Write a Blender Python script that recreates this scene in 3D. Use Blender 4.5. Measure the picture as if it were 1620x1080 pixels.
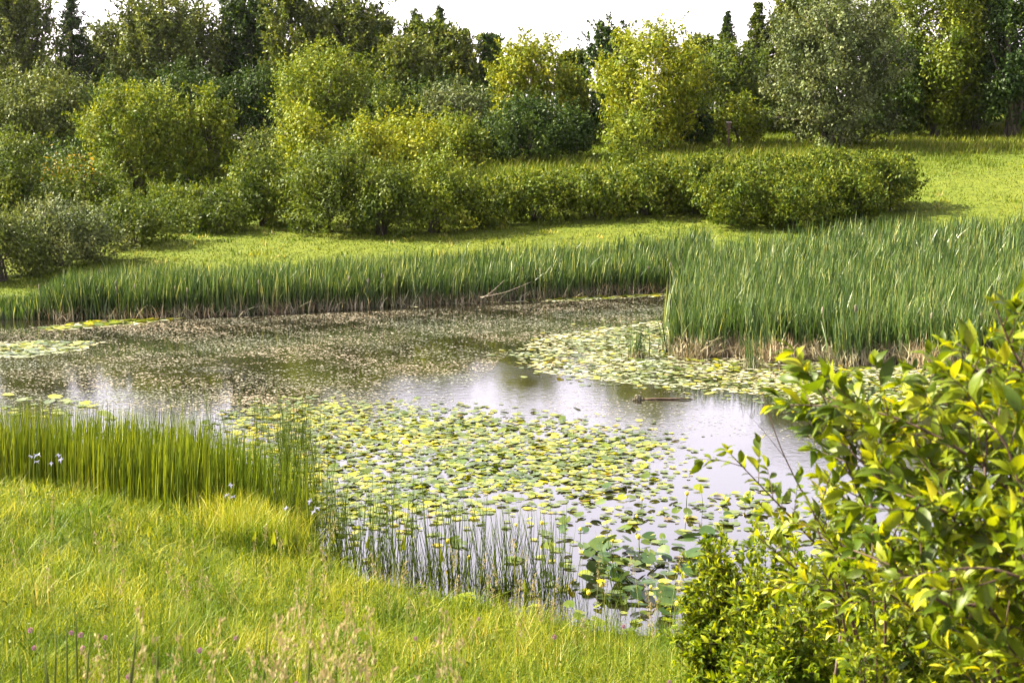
import bpy, math, random
import numpy as np
from mathutils import Vector

for o in list(bpy.data.objects):
    bpy.data.objects.remove(o)
scene = bpy.context.scene
COL = scene.collection
R = math.radians

# ------------------------------------------------------------------ camera
CAM_H = 5.0
PITCH = 8.1
F = 2250.0                       # focal length in pixels of the 1620 px wide photograph
cam_d = bpy.data.cameras.new('camera')
cam = bpy.data.objects.new('camera', cam_d)
COL.objects.link(cam)
cam.location = (0, 0, CAM_H)
cam.rotation_euler = (R(90 - PITCH), 0, 0)
cam_d.lens = 50
cam_d.sensor_width = 36
cam_d.clip_start = 0.1
cam_d.clip_end = 5000
cam_d.dof.use_dof = True
cam_d.dof.focus_distance = 30
cam_d.dof.aperture_fstop = 7
scene.camera = cam

# ------------------------------------------------------------------ sky and sun
SUN_EL, SUN_AZ = 41.0, -78.0     # degrees; azimuth from +Y, negative = to the left
world = bpy.data.worlds.new('World')
scene.world = world
world.use_nodes = True
nt = world.node_tree
nt.nodes.clear()
sky = nt.nodes.new('ShaderNodeTexSky')
sky.sky_type = 'NISHITA'
sky.sun_disc = False
sky.sun_elevation = R(SUN_EL)
sky.sun_rotation = R(SUN_AZ)
sky.air_density = 1.2
sky.dust_density = 1.0
hs = nt.nodes.new('ShaderNodeHueSaturation')
hs.inputs['Saturation'].default_value = 0.28
hs.inputs['Value'].default_value = 1.0
tint = nt.nodes.new('ShaderNodeMix')
tint.data_type = 'RGBA'
tint.blend_type = 'MULTIPLY'
tint.inputs['Factor'].default_value = 1.0
tint.inputs['B'].default_value = (1.0, 0.875, 0.95, 1)
bg = nt.nodes.new('ShaderNodeBackground')
bg.inputs['Strength'].default_value = 0.095
wo = nt.nodes.new('ShaderNodeOutputWorld')
nt.links.new(sky.outputs['Color'], hs.inputs['Color'])
nt.links.new(hs.outputs['Color'], tint.inputs['A'])
nt.links.new(tint.outputs['Result'], bg.inputs['Color'])
nt.links.new(bg.outputs['Background'], wo.inputs['Surface'])

sun_d = bpy.data.lights.new('sun', 'SUN')
sun_d.energy = 5.0
sun_d.angle = R(0.6)
sun_d.color = (1.0, 0.91, 0.66)
sun = bpy.data.objects.new('sun', sun_d)
COL.objects.link(sun)
_az, _el = R(SUN_AZ), R(SUN_EL)
sdir = Vector((math.sin(_az) * math.cos(_el), math.cos(_az) * math.cos(_el), math.sin(_el)))
sun.rotation_euler = (-sdir).to_track_quat('-Z', 'Y').to_euler()
sun.location = (-30, 30, 60)

scene.view_settings.view_transform = 'Standard'
scene.view_settings.look = 'None'
scene.view_settings.exposure = 2.5
scene.view_settings.gamma = 1
scene.render.engine = 'CYCLES'
cy = scene.cycles
cy.use_denoising = True
cy.max_bounces = 6
cy.diffuse_bounces = 1
cy.glossy_bounces = 3
cy.transmission_bounces = 4
cy.transparent_max_bounces = 8
cy.sample_clamp_indirect = 6
cy.caustics_reflective = False
cy.caustics_refractive = False
cy.use_adaptive_sampling = True
cy.adaptive_threshold = 0.02

# ------------------------------------------------------------------ pixel <-> place
CP, SP = math.cos(R(PITCH)), math.sin(R(PITCH))

def at(px, py, D):
    """the place at depth D (metres along +Y) that stands at photograph pixel px, py"""
    u, v = (px - 810) / F, (540 - py) / F
    t = D / (CP + v * SP)
    return Vector((u * t, D, CAM_H + t * (v * CP - SP)))

def on_water(px, py):
    u, v = (px - 810) / F, (540 - py) / F
    t = -CAM_H / (v * CP - SP)
    return (u * t, t * (CP + v * SP))

# ------------------------------------------------------------------ terrain
shore_px = [(-900, 514), (-300, 508), (0, 505), (150, 503), (300, 500), (400, 496), (500, 490), (650, 482), (850, 472), (1070, 460),
            (1110, 478), (1150, 515), (1300, 535), (1620, 550), (2100, 580), (2300, 800), (1800, 900), (1400, 960),
            (1150, 1003), (1000, 1006), (900, 990), (800, 966), (680, 948), (590, 925), (510, 872), (450, 832),
            (300, 800), (150, 775), (0, 762), (-400, 745), (-1100, 735)]
POND = np.array([on_water(*p) for p in shore_px])

def pond_sdf(x, y):
    """distance to the shore, negative over the pond"""
    x = np.asarray(x, float); y = np.asarray(y, float)
    d = np.full(x.shape, 1e9)
    inside = np.zeros(x.shape, bool)
    n = len(POND)
    for i in range(n):
        ax, ay = POND[i]; bx, by = POND[(i + 1) % n]
        ex, ey = bx - ax, by - ay
        t = np.clip(((x - ax) * ex + (y - ay) * ey) / (ex * ex + ey * ey), 0, 1)
        dd = np.hypot(x - ax - t * ex, y - ay - t * ey)
        d = np.minimum(d, dd)
        c = ((ay > y) != (by > y)) & (x < (bx - ax) * (y - ay) / (by - ay + 1e-12) + ax)
        inside ^= c
    return np.where(inside, -d, d)

_ctl = [(-300, 455, 47), (0, 455, 47), (300, 402, 52), (600, 377, 56), (900, 354, 60), (1130, 348, 60), (1350, 362, 58),
        (1620, 305, 62), (1450, 292, 66), (1620, 215, 85), (1800, 180, 86), (1300, 232, 82), (1000, 248, 80), (780, 262, 78),
        (500, 300, 76), (200, 310, 74), (0, 330, 75), (-300, 330, 75), (200, 250, 105), (800, 215, 105), (1300, 170, 110),
        (1800, 120, 110), (1700, 391, 54), (1250, 400, 52), (2000, 250, 70)]
_cp = np.array([tuple(at(*c)) for c in _ctl])
def _phi(r): return np.sqrt(r * r + 16.0)
_A = np.zeros((len(_cp) + 3, len(_cp) + 3))
_A[:-3, :-3] = _phi(np.hypot(_cp[:, None, 0] - _cp[None, :, 0], _cp[:, None, 1] - _cp[None, :, 1])) + np.eye(len(_cp)) * -0.3
_A[:-3, -3] = 1; _A[:-3, -2:] = _cp[:, :2]; _A[-3, :-3] = 1; _A[-2:, :-3] = _cp[:, :2].T
_w = np.linalg.solve(_A, np.concatenate([_cp[:, 2], [0, 0, 0]]))

def sstep(a, b, v):
    t = np.clip((v - a) / (b - a), 0, 1)
    return t * t * (3 - 2 * t)

def bumps(x, y, s, seed=0):
    return (np.sin(x * s + 1.3 + seed) * np.cos(y * s * 0.9 + seed * 2.1) + 0.5 * np.sin(x * s * 2.3 + y * s * 1.7 + seed) +
            0.3 * np.sin(x * s * 4.1 - y * s * 3.7 + seed * 3)) / 1.8

def height(x, y):
    x = np.asarray(x, float); y = np.asarray(y, float)
    qx, qy = np.clip(x, -70, 60), np.clip(y, 35, 115)
    far = _w[-3] + _w[-2] * qx + _w[-1] * qy
    for i in range(len(_cp)):
        far = far + _w[i] * _phi(np.hypot(qx - _cp[i, 0], qy - _cp[i, 1]))
    d = pond_sdf(x, y)
    far = np.maximum(far, 0.12) * sstep(-0.5, 9, d) + 0.12 * np.clip(d, -1, 1)
    near = 0.215 * np.clip(d, -20, 15) + 0.03 * bumps(x, y, 0.9)
    h = near + (far - near) * sstep(16, 32, y)
    h = h + 0.03 * bumps(x, y, 1.1, 2) * sstep(0, 2, d)
    deep = -0.25 * np.clip(-d, 0, 3)
    return np.where(d < 0, deep, h)

def H(x, y):
    return float(height(np.array([x]), np.array([y]))[0])

# ------------------------------------------------------------------ mesh helpers
class MB:
    """collects polygons of any size, with one 'rnd' value per vertex, and links them as ONE mesh object"""
    def __init__(s):
        s.v = []; s.r = []; s.f = []; s.n = 0
    def add(s, verts, faces, rnd=0.5, mi=0):
        verts = np.asarray(verts, float).reshape(-1, 3)
        faces = np.asarray(faces, np.int64)
        s.v.append(verts)
        s.r.append(np.broadcast_to(np.asarray(rnd, float), (len(verts),)).copy())
        s.f.append((faces + s.n, mi))
        s.n += len(verts)
        return s
    def mesh(s, name, mats, smooth=True):
        me = bpy.data.meshes.new(name)
        V = np.concatenate(s.v).astype(np.float32); Rn = np.concatenate(s.r).astype(np.float32)
        loops = np.concatenate([f.reshape(-1) for f, _ in s.f]).astype(np.int32)
        tot = np.concatenate([np.full(len(f), f.shape[1]) for f, _ in s.f]).astype(np.int32)
        mi = np.concatenate([np.full(len(f), m) for f, m in s.f]).astype(np.int32)
        start = np.concatenate([[0], np.cumsum(tot)[:-1]]).astype(np.int32)
        me.vertices.add(len(V)); me.vertices.foreach_set('co', V.reshape(-1))
        me.loops.add(len(loops)); me.loops.foreach_set('vertex_index', loops)
        me.polygons.add(len(tot)); me.polygons.foreach_set('loop_start', start); me.polygons.foreach_set('loop_total', tot)
        me.polygons.foreach_set('material_index', mi)
        me.polygons.foreach_set('use_smooth', np.full(len(tot), smooth))
        a = me.attributes.new('rnd', 'FLOAT', 'POINT'); a.data.foreach_set('value', Rn)
        for m in (mats if isinstance(mats, (list, tuple)) else [mats]):
            me.materials.append(m)
        me.update(calc_edges=True)
        return me
    def build(s, name, mats, parent=None, smooth=True):
        o = bpy.data.objects.new(name, s.mesh(name, mats, smooth))
        COL.objects.link(o)
        if parent is not None:
            o.parent = parent
        return o

def tag(o, label=None, cat=None, group=None, kind=None):
    if label: o['label'] = label
    if cat: o['category'] = cat
    if group: o['group'] = group
    if kind: o['kind'] = kind
    return o

def empty(name, loc, rz=0):
    o = bpy.data.objects.new(name, None)
    o.location = loc; o.rotation_euler = (0, 0, rz)
    o.empty_display_size = 0.2
    COL.objects.link(o)
    return o

def copy_tree(o, parent=None):
    c = o.copy(); COL.objects.link(c); c.parent = parent
    for ch in list(o.children):
        copy_tree(ch, c)
    return c

def blades(mb, P, Hh, W, rng, lean=0.15, curve=0.2, S=3, rnd=None, wind=(0, 0), mi=0, tip=1.5):
    """tapered bent strips rooted at P"""
    N = len(P)
    if N == 0: return
    az = rng.uniform(0, 2 * np.pi, N); ld = rng.uniform(0, 2 * np.pi, N)
    ln = rng.normal(0, lean, N); cv = np.abs(rng.normal(0, curve, N))
    t = np.linspace(0, 1, S + 1)[None, :]
    hx = np.cos(ld)[:, None] * (ln[:, None] * t + cv[:, None] * t ** 2.2) + wind[0] * t ** 1.6
    hy = np.sin(ld)[:, None] * (ln[:, None] * t + cv[:, None] * t ** 2.2) + wind[1] * t ** 1.6
    hz = t * (1 - 0.35 * cv[:, None] * t)
    C = np.stack([P[:, 0, None] + hx * Hh[:, None], P[:, 1, None] + hy * Hh[:, None], P[:, 2, None] + hz * Hh[:, None]], -1)
    w = W[:, None] * 0.5 * (1 - t ** tip * 0.97)
    off = np.stack([np.cos(az)[:, None] * w, np.sin(az)[:, None] * w, np.zeros_like(w)], -1)
    V = np.stack([C - off, C + off], 2).reshape(-1, 3)
    base = (np.arange(N) * (S + 1) * 2)[:, None, None]
    k = (np.arange(S) * 2)[None, :, None]
    q = np.array([0, 1, 3, 2])[None, None, :]
    Fc = (base + k + q).reshape(-1, 4)
    if rnd is None: rnd = rng.uniform(0, 1, N)
    mb.add(V, Fc, np.repeat(rnd, (S + 1) * 2), mi)

def unit(v):
    return v / (np.linalg.norm(v, axis=-1, keepdims=True) + 1e-9)

def leafcloud(mb, P, A, L, W, rng, rnd=None, mi=0, nor=None):
    """one small diamond leaf per point; A = axis"""
    N = len(P)
    if N == 0: return
    A = unit(A)
    if nor is not None:
        nor = unit(nor); A = unit(A - nor * (A * nor).sum(1, keepdims=True)); B = np.cross(nor, A)
    else:
        B = unit(np.cross(A, rng.normal(size=(N, 3))))
    L = np.broadcast_to(L, (N,))[:, None] * 0.5; W = np.broadcast_to(W, (N,))[:, None] * 0.5
    nrm = np.cross(A, B)
    V = np.stack([P - A * L, P + B * W + nrm * W * 0.25 - A * L * 0.1, P + A * L, P - B * W + nrm * W * 0.25 - A * L * 0.1], 1).reshape(-1, 3)
    Fc = (np.arange(N) * 4)[:, None] + np.arange(4)[None, :]
    if rnd is None: rnd = rng.uniform(0, 1, N)
    mb.add(V, Fc, np.repeat(rnd, 4), mi)

def tube(mb, pts, radii, n=6, rnd=0.5, mi=0):
    pts = np.asarray([tuple(p) for p in pts], float); radii = np.asarray(radii, float)
    m = len(pts)
    T = np.gradient(pts, axis=0); T = unit(T)
    ref = np.array([0.0, 0.0, 1.0]) if abs(T[0, 2]) < 0.9 else np.array([1.0, 0, 0])
    B = unit(np.cross(T, ref)); C = np.cross(B, T)
    a = np.arange(n) * 2 * np.pi / n
    V = pts[:, None] + radii[:, None, None] * (B[:, None] * np.cos(a)[None, :, None] + C[:, None] * np.sin(a)[None, :, None])
    V = np.concatenate([V.reshape(-1, 3), pts[:1], pts[-1:]])
    i = np.arange(m - 1)[:, None] * n; j = np.arange(n)[None, :]; j2 = (j + 1) % n
    Q = np.stack([i + j, i + j2, i + n + j2, i + n + j], -1).reshape(-1, 4)
    s0 = mb.n
    mb.add(V, Q, rnd, mi)
    jj = np.arange(n); jn = (jj + 1) % n
    caps = np.concatenate([np.stack([jn, jj, np.full(n, m * n)], -1), np.stack([jj + (m - 1) * n, jn + (m - 1) * n, np.full(n, m * n + 1)], -1)])
    mb.f.append((caps + s0, mi))

# ------------------------------------------------------------------ materials
def mat_new(name):
    m = bpy.data.materials.new(name); m.use_nodes = True
    nt = m.node_tree; nt.nodes.clear()
    return m, nt, nt.nodes, nt.links

ALB = (0.82, 0.80, 0.74)
def ramp(nodes, stops):
    r = nodes.new('ShaderNodeValToRGB')
    e = r.color_ramp.elements
    while len(e) < len(stops): e.new(0.5)
    for k, (p, c) in enumerate(stops):
        e[k].position = p; e[k].color = (*c, 1)
    return r

def leaf_mat(name, stops, transl=0.4, rough=0.5, spec=0.4, tr_tint=(1.25, 1.15, 0.5), clump=0.9, dark=(0.6, 0.75, 0.7), objrand=0.0, fine=0):
    """thin foliage: natural colour per leaf from 'rnd', slow variation between clumps, light through the leaf"""
    m, nt, N, L = mat_new(name)
    at_ = N.new('ShaderNodeAttribute'); at_.attribute_name = 'rnd'
    fac = at_.outputs['Fac']
    if objrand:
        oi = N.new('ShaderNodeObjectInfo')
        a = N.new('ShaderNodeMath'); a.operation = 'MULTIPLY_ADD'
        L.new(oi.outputs['Random'], a.inputs[0]); a.inputs[1].default_value = objrand; L.new(fac, a.inputs[2])
        b = N.new('ShaderNodeMath'); b.operation = 'FRACT'; L.new(a.outputs[0], b.inputs[0])
        fac = b.outputs[0]
    stops = [(p_, tuple(c_ * k_ for c_, k_ in zip(c, ALB))) for p_, c in stops]
    r = ramp(N, stops); L.new(fac, r.inputs['Fac'])
    tc = N.new('ShaderNodeTexCoord'); nz = N.new('ShaderNodeTexNoise')
    nz.inputs['Scale'].default_value = clump; nz.inputs['Detail'].default_value = 2
    L.new(tc.outputs['Object'], nz.inputs['Vector'])
    mr = N.new('ShaderNodeMapRange'); mr.inputs['From Min'].default_value = 0.35; mr.inputs['From Max'].default_value = 0.65
    L.new(nz.outputs['Fac'], mr.inputs['Value'])
    mx = N.new('ShaderNodeMix'); mx.data_type = 'RGBA'; mx.blend_type = 'MULTIPLY'
    cc = N.new('ShaderNodeMix'); cc.data_type = 'RGBA'
    cc.inputs['A'].default_value = (*dark, 1); cc.inputs['B'].default_value = (1.1, 1.1, 1.0, 1)
    L.new(mr.outputs[0], cc.inputs['Factor'])
    mx.inputs['Factor'].default_value = 1
    L.new(r.outputs['Color'], mx.inputs['A']); L.new(cc.outputs['Result'], mx.inputs['B'])
    if fine:
        nf = N.new('ShaderNodeTexNoise'); nf.inputs['Scale'].default_value = fine; nf.inputs['Detail'].default_value = 6; nf.inputs['Roughness'].default_value = 0.7
        L.new(tc.outputs['Object'], nf.inputs['Vector'])
        rf = ramp(N, [(0.28, (0.45, 0.28, 0.3)), (0.42, (0.85, 0.85, 0.8)), (0.7, (1.15, 1.1, 1.0))]); L.new(nf.outputs['Fac'], rf.inputs['Fac'])
        mf = N.new('ShaderNodeMix'); mf.data_type = 'RGBA'; mf.blend_type = 'MULTIPLY'; mf.inputs['Factor'].default_value = 1
        L.new(mx.outputs['Result'], mf.inputs['A']); L.new(rf.outputs['Color'], mf.inputs['B']); mx = mf
    p = N.new('ShaderNodeBsdfPrincipled')
    p.inputs['Roughness'].default_value = rough; p.inputs['Specular IOR Level'].default_value = spec * 0.28
    L.new(mx.outputs['Result'], p.inputs['Base Color'])
    t = N.new('ShaderNodeBsdfTranslucent')
    m2 = N.new('ShaderNodeMix'); m2.data_type = 'RGBA'; m2.blend_type = 'MULTIPLY'; m2.inputs['Factor'].default_value = 1
    m2.inputs['B'].default_value = (*tr_tint, 1)
    L.new(mx.outputs['Result'], m2.inputs['A']); L.new(m2.outputs['Result'], t.inputs['Color'])
    s = N.new('ShaderNodeMixShader'); s.inputs['Fac'].default_value = transl
    L.new(p.outputs[0], s.inputs[1]); L.new(t.outputs[0], s.inputs[2])
    o = N.new('ShaderNodeOutputMaterial'); L.new(s.outputs[0], o.inputs['Surface'])
    return m

def plain_mat(name, stops, rough=0.8, scale=8, spec=0.3, bump=0.0, stretch=(1, 1, 1)):
    m, nt, N, L = mat_new(name)
    tc = N.new('ShaderNodeTexCoord'); mp = N.new('ShaderNodeMapping'); mp.inputs['Scale'].default_value = stretch
    nz = N.new('ShaderNodeTexNoise'); nz.inputs['Scale'].default_value = scale; nz.inputs['Detail'].default_value = 5
    L.new(tc.outputs['Object'], mp.inputs['Vector']); L.new(mp.outputs[0], nz.inputs['Vector'])
    r = ramp(N, stops); L.new(nz.outputs['Fac'], r.inputs['Fac'])
    p = N.new('ShaderNodeBsdfPrincipled'); p.inputs['Roughness'].default_value = rough; p.inputs['Specular IOR Level'].default_value = spec
    L.new(r.outputs['Color'], p.inputs['Base Color'])
    if bump:
        b = N.new('ShaderNodeBump'); b.inputs['Strength'].default_value = bump; b.inputs['Distance'].default_value = 0.03
        L.new(nz.outputs['Fac'], b.inputs['Height']); L.new(b.outputs[0], p.inputs['Normal'])
    o = N.new('ShaderNodeOutputMaterial'); L.new(p.outputs[0], o.inputs['Surface'])
    return m

BARK = plain_mat('bark', [(0.3, (0.03, 0.024, 0.018)), (0.7, (0.10, 0.085, 0.065))], scale=6, bump=0.5, stretch=(1, 1, 0.2))
M = {}
M['maple'] = leaf_mat('maple_leaf', [(0, (0.09, 0.13, 0.010)), (0.5, (0.22, 0.25, 0.014)), (1, (0.42, 0.40, 0.03))], 0.28)
M['lime'] = leaf_mat('lime_leaf', [(0, (0.06, 0.10, 0.010)), (0.5, (0.15, 0.19, 0.016)), (1, (0.30, 0.32, 0.035))], 0.28)
M['mid'] = leaf_mat('mid_green_leaf', [(0, (0.035, 0.06, 0.010)), (0.5, (0.085, 0.12, 0.016)), (1, (0.19, 0.22, 0.03))], 0.33)
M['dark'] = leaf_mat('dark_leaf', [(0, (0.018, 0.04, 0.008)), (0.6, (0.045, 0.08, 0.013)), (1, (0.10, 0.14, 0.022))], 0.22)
M['spruce'] = leaf_mat('spruce_needles', [(0, (0.025, 0.045, 0.014)), (0.6, (0.055, 0.09, 0.022)), (1, (0.11, 0.15, 0.035))], 0.15)
M['poplar'] = leaf_mat('poplar_leaf', [(0, (0.06, 0.085, 0.014)), (0.6, (0.125, 0.155, 0.022)), (1, (0.25, 0.26, 0.05))], 0.3, rough=0.4, spec=0.6)
M['silver'] = leaf_mat('silvery_willow_leaf', [(0, (0.04, 0.055, 0.022)), (0.55, (0.11, 0.135, 0.045)), (0.85, (0.2, 0.225, 0.10)), (1, (0.28, 0.30, 0.17))], 0.25, rough=0.5, spec=0.6)
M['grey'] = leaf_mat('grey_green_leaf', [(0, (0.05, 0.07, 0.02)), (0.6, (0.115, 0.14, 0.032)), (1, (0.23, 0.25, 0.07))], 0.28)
M['hedge'] = leaf_mat('bramble_leaf', [(0, (0.035, 0.06, 0.008)), (0.5, (0.09, 0.13, 0.012)), (1, (0.25, 0.27, 0.025))], 0.28, clump=1.6)
M['orange'] = leaf_mat('orange_tip_leaf', [(0, (0.25, 0.2, 0.03)), (1, (0.5, 0.26, 0.05))], 0.4)
M['reed'] = leaf_mat('cattail_blade', [(0, (0.020, 0.048, 0.013)), (0.5, (0.062, 0.115, 0.024)), (0.84, (0.14, 0.20, 0.055)), (1, (0.42, 0.42, 0.2))], 0.28, rough=0.38, spec=1.4, clump=0.5, dark=(0.75, 0.85, 0.8))
M['thatch'] = leaf_mat('dead_cattail_blade', [(0, (0.16, 0.11, 0.06)), (0.5, (0.36, 0.28, 0.19)), (1, (0.6, 0.52, 0.42))], 0.12, tr_tint=(1, 0.9, 0.8))
M['rush'] = leaf_mat('rush_stem', [(0, (0.05, 0.08, 0.010)), (0.6, (0.13, 0.175, 0.014)), (1, (0.28, 0.31, 0.03))], 0.25, rough=0.4, clump=0.6)
M['grass'] = leaf_mat('meadow_grass', [(0, (0.055, 0.10, 0.008)), (0.5, (0.18, 0.23, 0.018)), (0.8, (0.36, 0.37, 0.03)), (1, (0.62, 0.55, 0.25))], 0.35, rough=0.45, clump=1.3, dark=(0.42, 0.62, 0.4))
M['lawn'] = leaf_mat('lawn_grass', [(0, (0.06, 0.095, 0.01)), (0.6, (0.115, 0.155, 0.014)), (1, (0.18, 0.21, 0.03))], 0.35, rough=0.5, clump=0.3, dark=(0.58, 0.74, 0.5))
M['uncut'] = leaf_mat('uncut_grass_blade', [(0, (0.09, 0.125, 0.012)), (0.7, (0.18, 0.21, 0.02)), (1, (0.34, 0.31, 0.12))], 0.35, spec=0.2)
M['tuft'] = leaf_mat('coarse_grass_blade', [(0, (0.04, 0.08, 0.01)), (0.5, (0.11, 0.16, 0.015)), (0.85, (0.25, 0.27, 0.03)), (1, (0.5, 0.42, 0.2))], 0.35)
M['lowleaf'] = leaf_mat('low_shrub_leaf', [(0, (0.06, 0.10, 0.012)), (0.5, (0.15, 0.20, 0.014)), (1, (0.40, 0.42, 0.03))], 0.45, rough=0.45, clump=2, tr_tint=(1.4, 1.3, 0.25))
M['seed'] = leaf_mat('grass_seed', [(0, (0.3, 0.22, 0.12)), (0.6, (0.38, 0.29, 0.17)), (1, (0.5, 0.4, 0.27))], 0.3, tr_tint=(1, 0.9, 0.75))
M['spike'] = leaf_mat('dark_seed_spike', [(0, (0.06, 0.08, 0.02)), (1, (0.13, 0.15, 0.05))], 0.1)
M['pad'] = leaf_mat('lily_pad', [(0, (0.07, 0.10, 0.012)), (0.4, (0.10, 0.145, 0.012)), (0.75, (0.26, 0.28, 0.014)), (0.96, (0.46, 0.40, 0.015)), (1, (0.2, 0.13, 0.03))], 0.18, rough=0.28, spec=1.6, clump=0.4, dark=(0.7, 0.85, 0.8), objrand=0.9, tr_tint=(1.2, 1.1, 0.3), fine=3)
M['padblue'] = leaf_mat('raised_lily_pad', [(0, (0.03, 0.06, 0.025)), (0.6, (0.06, 0.10, 0.035)), (1, (0.12, 0.15, 0.03))], 0.2, rough=0.28, spec=0.7, objrand=0.9)
M['film'] = leaf_mat('floating_weed', [(0, (0.07, 0.065, 0.04)), (0.5, (0.22, 0.19, 0.15)), (1, (0.62, 0.55, 0.52))], 0.05, rough=0.6, clump=0.3)
M['filmpale'] = leaf_mat('pale_floating_weed', [(0, (0.18, 0.19, 0.09)), (0.5, (0.40, 0.38, 0.25)), (1, (0.75, 0.69, 0.6))], 0.05, rough=0.6, clump=0.5)
M['shrub'] = leaf_mat('dogwood_leaf', [(0, (0.055, 0.09, 0.012)), (0.45, (0.13, 0.18, 0.014)), (0.9, (0.32, 0.36, 0.018)), (1, (0.46, 0.42, 0.04))], 0.45, rough=0.42, spec=0.8, clump=2.5, tr_tint=(1.5, 1.35, 0.25), fine=38)
M['arrow'] = leaf_mat('arrow_leaf', [(0, (0.16, 0.2, 0.015)), (1, (0.3, 0.32, 0.03))], 0.45, rough=0.35, objrand=0.5)
M['pink'] = leaf_mat('clover_petal', [(0, (0.35, 0.12, 0.25)), (1, (0.6, 0.35, 0.5))], 0.3, tr_tint=(1, 1, 1), objrand=0.3)
M['iris'] = leaf_mat('iris_petal', [(0, (0.2, 0.2, 0.42)), (0.7, (0.36, 0.34, 0.52)), (1, (0.45, 0.43, 0.55))], 0.35, tr_tint=(1, 1, 1))
M['yellow'] = plain_mat('yellow_flower', [(0.3, (0.55, 0.42, 0.02)), (0.7, (0.75, 0.6, 0.05))], scale=30, rough=0.5)
M['twig'] = plain_mat('twig_bark', [(0.3, (0.035, 0.02, 0.014)), (0.7, (0.09, 0.055, 0.04))], scale=20, rough=0.6)
M['deadwood'] = plain_mat('dead_wood', [(0.3, (0.10, 0.08, 0.06)), (0.7, (0.25, 0.21, 0.17))], scale=14, bump=0.4)
M['brownwood'] = plain_mat('weathered_brown_wood', [(0.3, (0.04, 0.025, 0.016)), (0.7, (0.12, 0.08, 0.055))], scale=14, bump=0.4)

# ground
def ground_mat():
    m, nt, N, L = mat_new('ground_soil_and_turf')
    tc = N.new('ShaderNodeTexCoord')
    n1 = N.new('ShaderNodeTexNoise'); n1.inputs['Scale'].default_value = 0.12; n1.inputs['Detail'].default_value = 4
    n2 = N.new('ShaderNodeTexNoise'); n2.inputs['Scale'].default_value = 2.2; n2.inputs['Detail'].default_value = 8
    n2.inputs['Roughness'].default_value = 0.75
    L.new(tc.outputs['Object'], n1.inputs['Vector']); L.new(tc.outputs['Object'], n2.inputs['Vector'])
    r1 = ramp(N, [(0.35, (0.075, 0.10, 0.012)), (0.65, (0.11, 0.125, 0.018))]); L.new(n1.outputs['Fac'], r1.inputs['Fac'])
    r2 = ramp(N, [(0.3, (0.35, 0.42, 0.3)), (0.5, (0.9, 0.95, 0.8)), (0.75, (1.3, 1.2, 1.0))]); L.new(n2.outputs['Fac'], r2.inputs['Fac'])
    mx = N.new('ShaderNodeMix'); mx.data_type = 'RGBA'; mx.blend_type = 'MULTIPLY'; mx.inputs['Factor'].default_value = 1
    L.new(r1.outputs['Color'], mx.inputs['A']); L.new(r2.outputs['Color'], mx.inputs['B'])
    # mud close to and below the water line
    sx = N.new('ShaderNodeSeparateXYZ'); L.new(tc.outputs['Object'], sx.inputs[0])
    mr = N.new('ShaderNodeMapRange'); mr.inputs['From Min'].default_value = 0.03; mr.inputs['From Max'].default_value = 0.22
    L.new(sx.outputs['Z'], mr.inputs['Value'])
    m3 = N.new('ShaderNodeMix'); m3.data_type = 'RGBA'; m3.inputs['A'].default_value = (0.03, 0.025, 0.014, 1)
    L.new(mr.outputs[0], m3.inputs['Factor']); L.new(mx.outputs['Result'], m3.inputs['B'])
    p = N.new('ShaderNodeBsdfPrincipled'); p.inputs['Roughness'].default_value = 0.9; p.inputs['Specular IOR Level'].default_value = 0.1
    L.new(m3.outputs['Result'], p.inputs['Base Color'])
    b = N.new('ShaderNodeBump'); b.inputs['Strength'].default_value = 0.8; b.inputs['Distance'].default_value = 0.12
    L.new(n2.outputs['Fac'], b.inputs['Height']); L.new(b.outputs[0], p.inputs['Normal'])
    o = N.new('ShaderNodeOutputMaterial'); L.new(p.outputs[0], o.inputs['Surface'])
    return m

def water_mat():
    m, nt, N, L = mat_new('pond_water')
    tc = N.new('ShaderNodeTexCoord')
    mp = N.new('ShaderNodeMapping'); mp.inputs['Scale'].default_value = (1, 1, 1)
    L.new(tc.outputs['Object'], mp.inputs['Vector'])
    n1 = N.new('ShaderNodeTexNoise'); n1.inputs['Scale'].default_value = 7; n1.inputs['Detail'].default_value = 5; n1.inputs['Roughness'].default_value = 0.6
    n2 = N.new('ShaderNodeTexNoise'); n2.inputs['Scale'].default_value = 0.25; n2.inputs['Detail'].default_value = 3
    L.new(mp.outputs[0], n1.inputs['Vector']); L.new(mp.outputs[0], n2.inputs['Vector'])
    mr = N.new('ShaderNodeMapRange'); mr.inputs['From Min'].default_value = 0.4; mr.inputs['From Max'].default_value = 0.62
    mr.inputs['To Min'].default_value = 0.04; mr.inputs['To Max'].default_value = 0.3
    L.new(n2.outputs['Fac'], mr.inputs['Value'])
    b = N.new('ShaderNodeBump'); b.inputs['Distance'].default_value = 0.009
    L.new(mr.outputs[0], b.inputs['Strength']); L.new(n1.outputs['Fac'], b.inputs['Height'])
    p = N.new('ShaderNodeBsdfPrincipled')
    p.inputs['Base Color'].default_value = (0.010, 0.009, 0.005, 1)
    p.inputs['Roughness'].default_value = 0.025
    p.inputs['IOR'].default_value = 3.0
    L.new(b.outputs[0], p.inputs['Normal'])
    o = N.new('ShaderNodeOutputMaterial'); L.new(p.outputs[0], o.inputs['Surface'])
    return m

# ------------------------------------------------------------------ ground and water
def grid_object(name, xs, ys, zf, mat):
    X, Y = np.meshgrid(xs, ys)
    Z = zf(X.ravel(), Y.ravel())
    V = np.stack([X.ravel(), Y.ravel(), Z], -1)
    nx, ny = len(xs), len(ys)
    i = np.arange(ny - 1)[:, None] * nx; j = np.arange(nx - 1)[None, :]
    Q = np.stack([i + j, i + j + 1, i + nx + j + 1, i + nx + j], -1).reshape(-1, 4)
    return MB().add(V, Q).build(name, mat)

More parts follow.
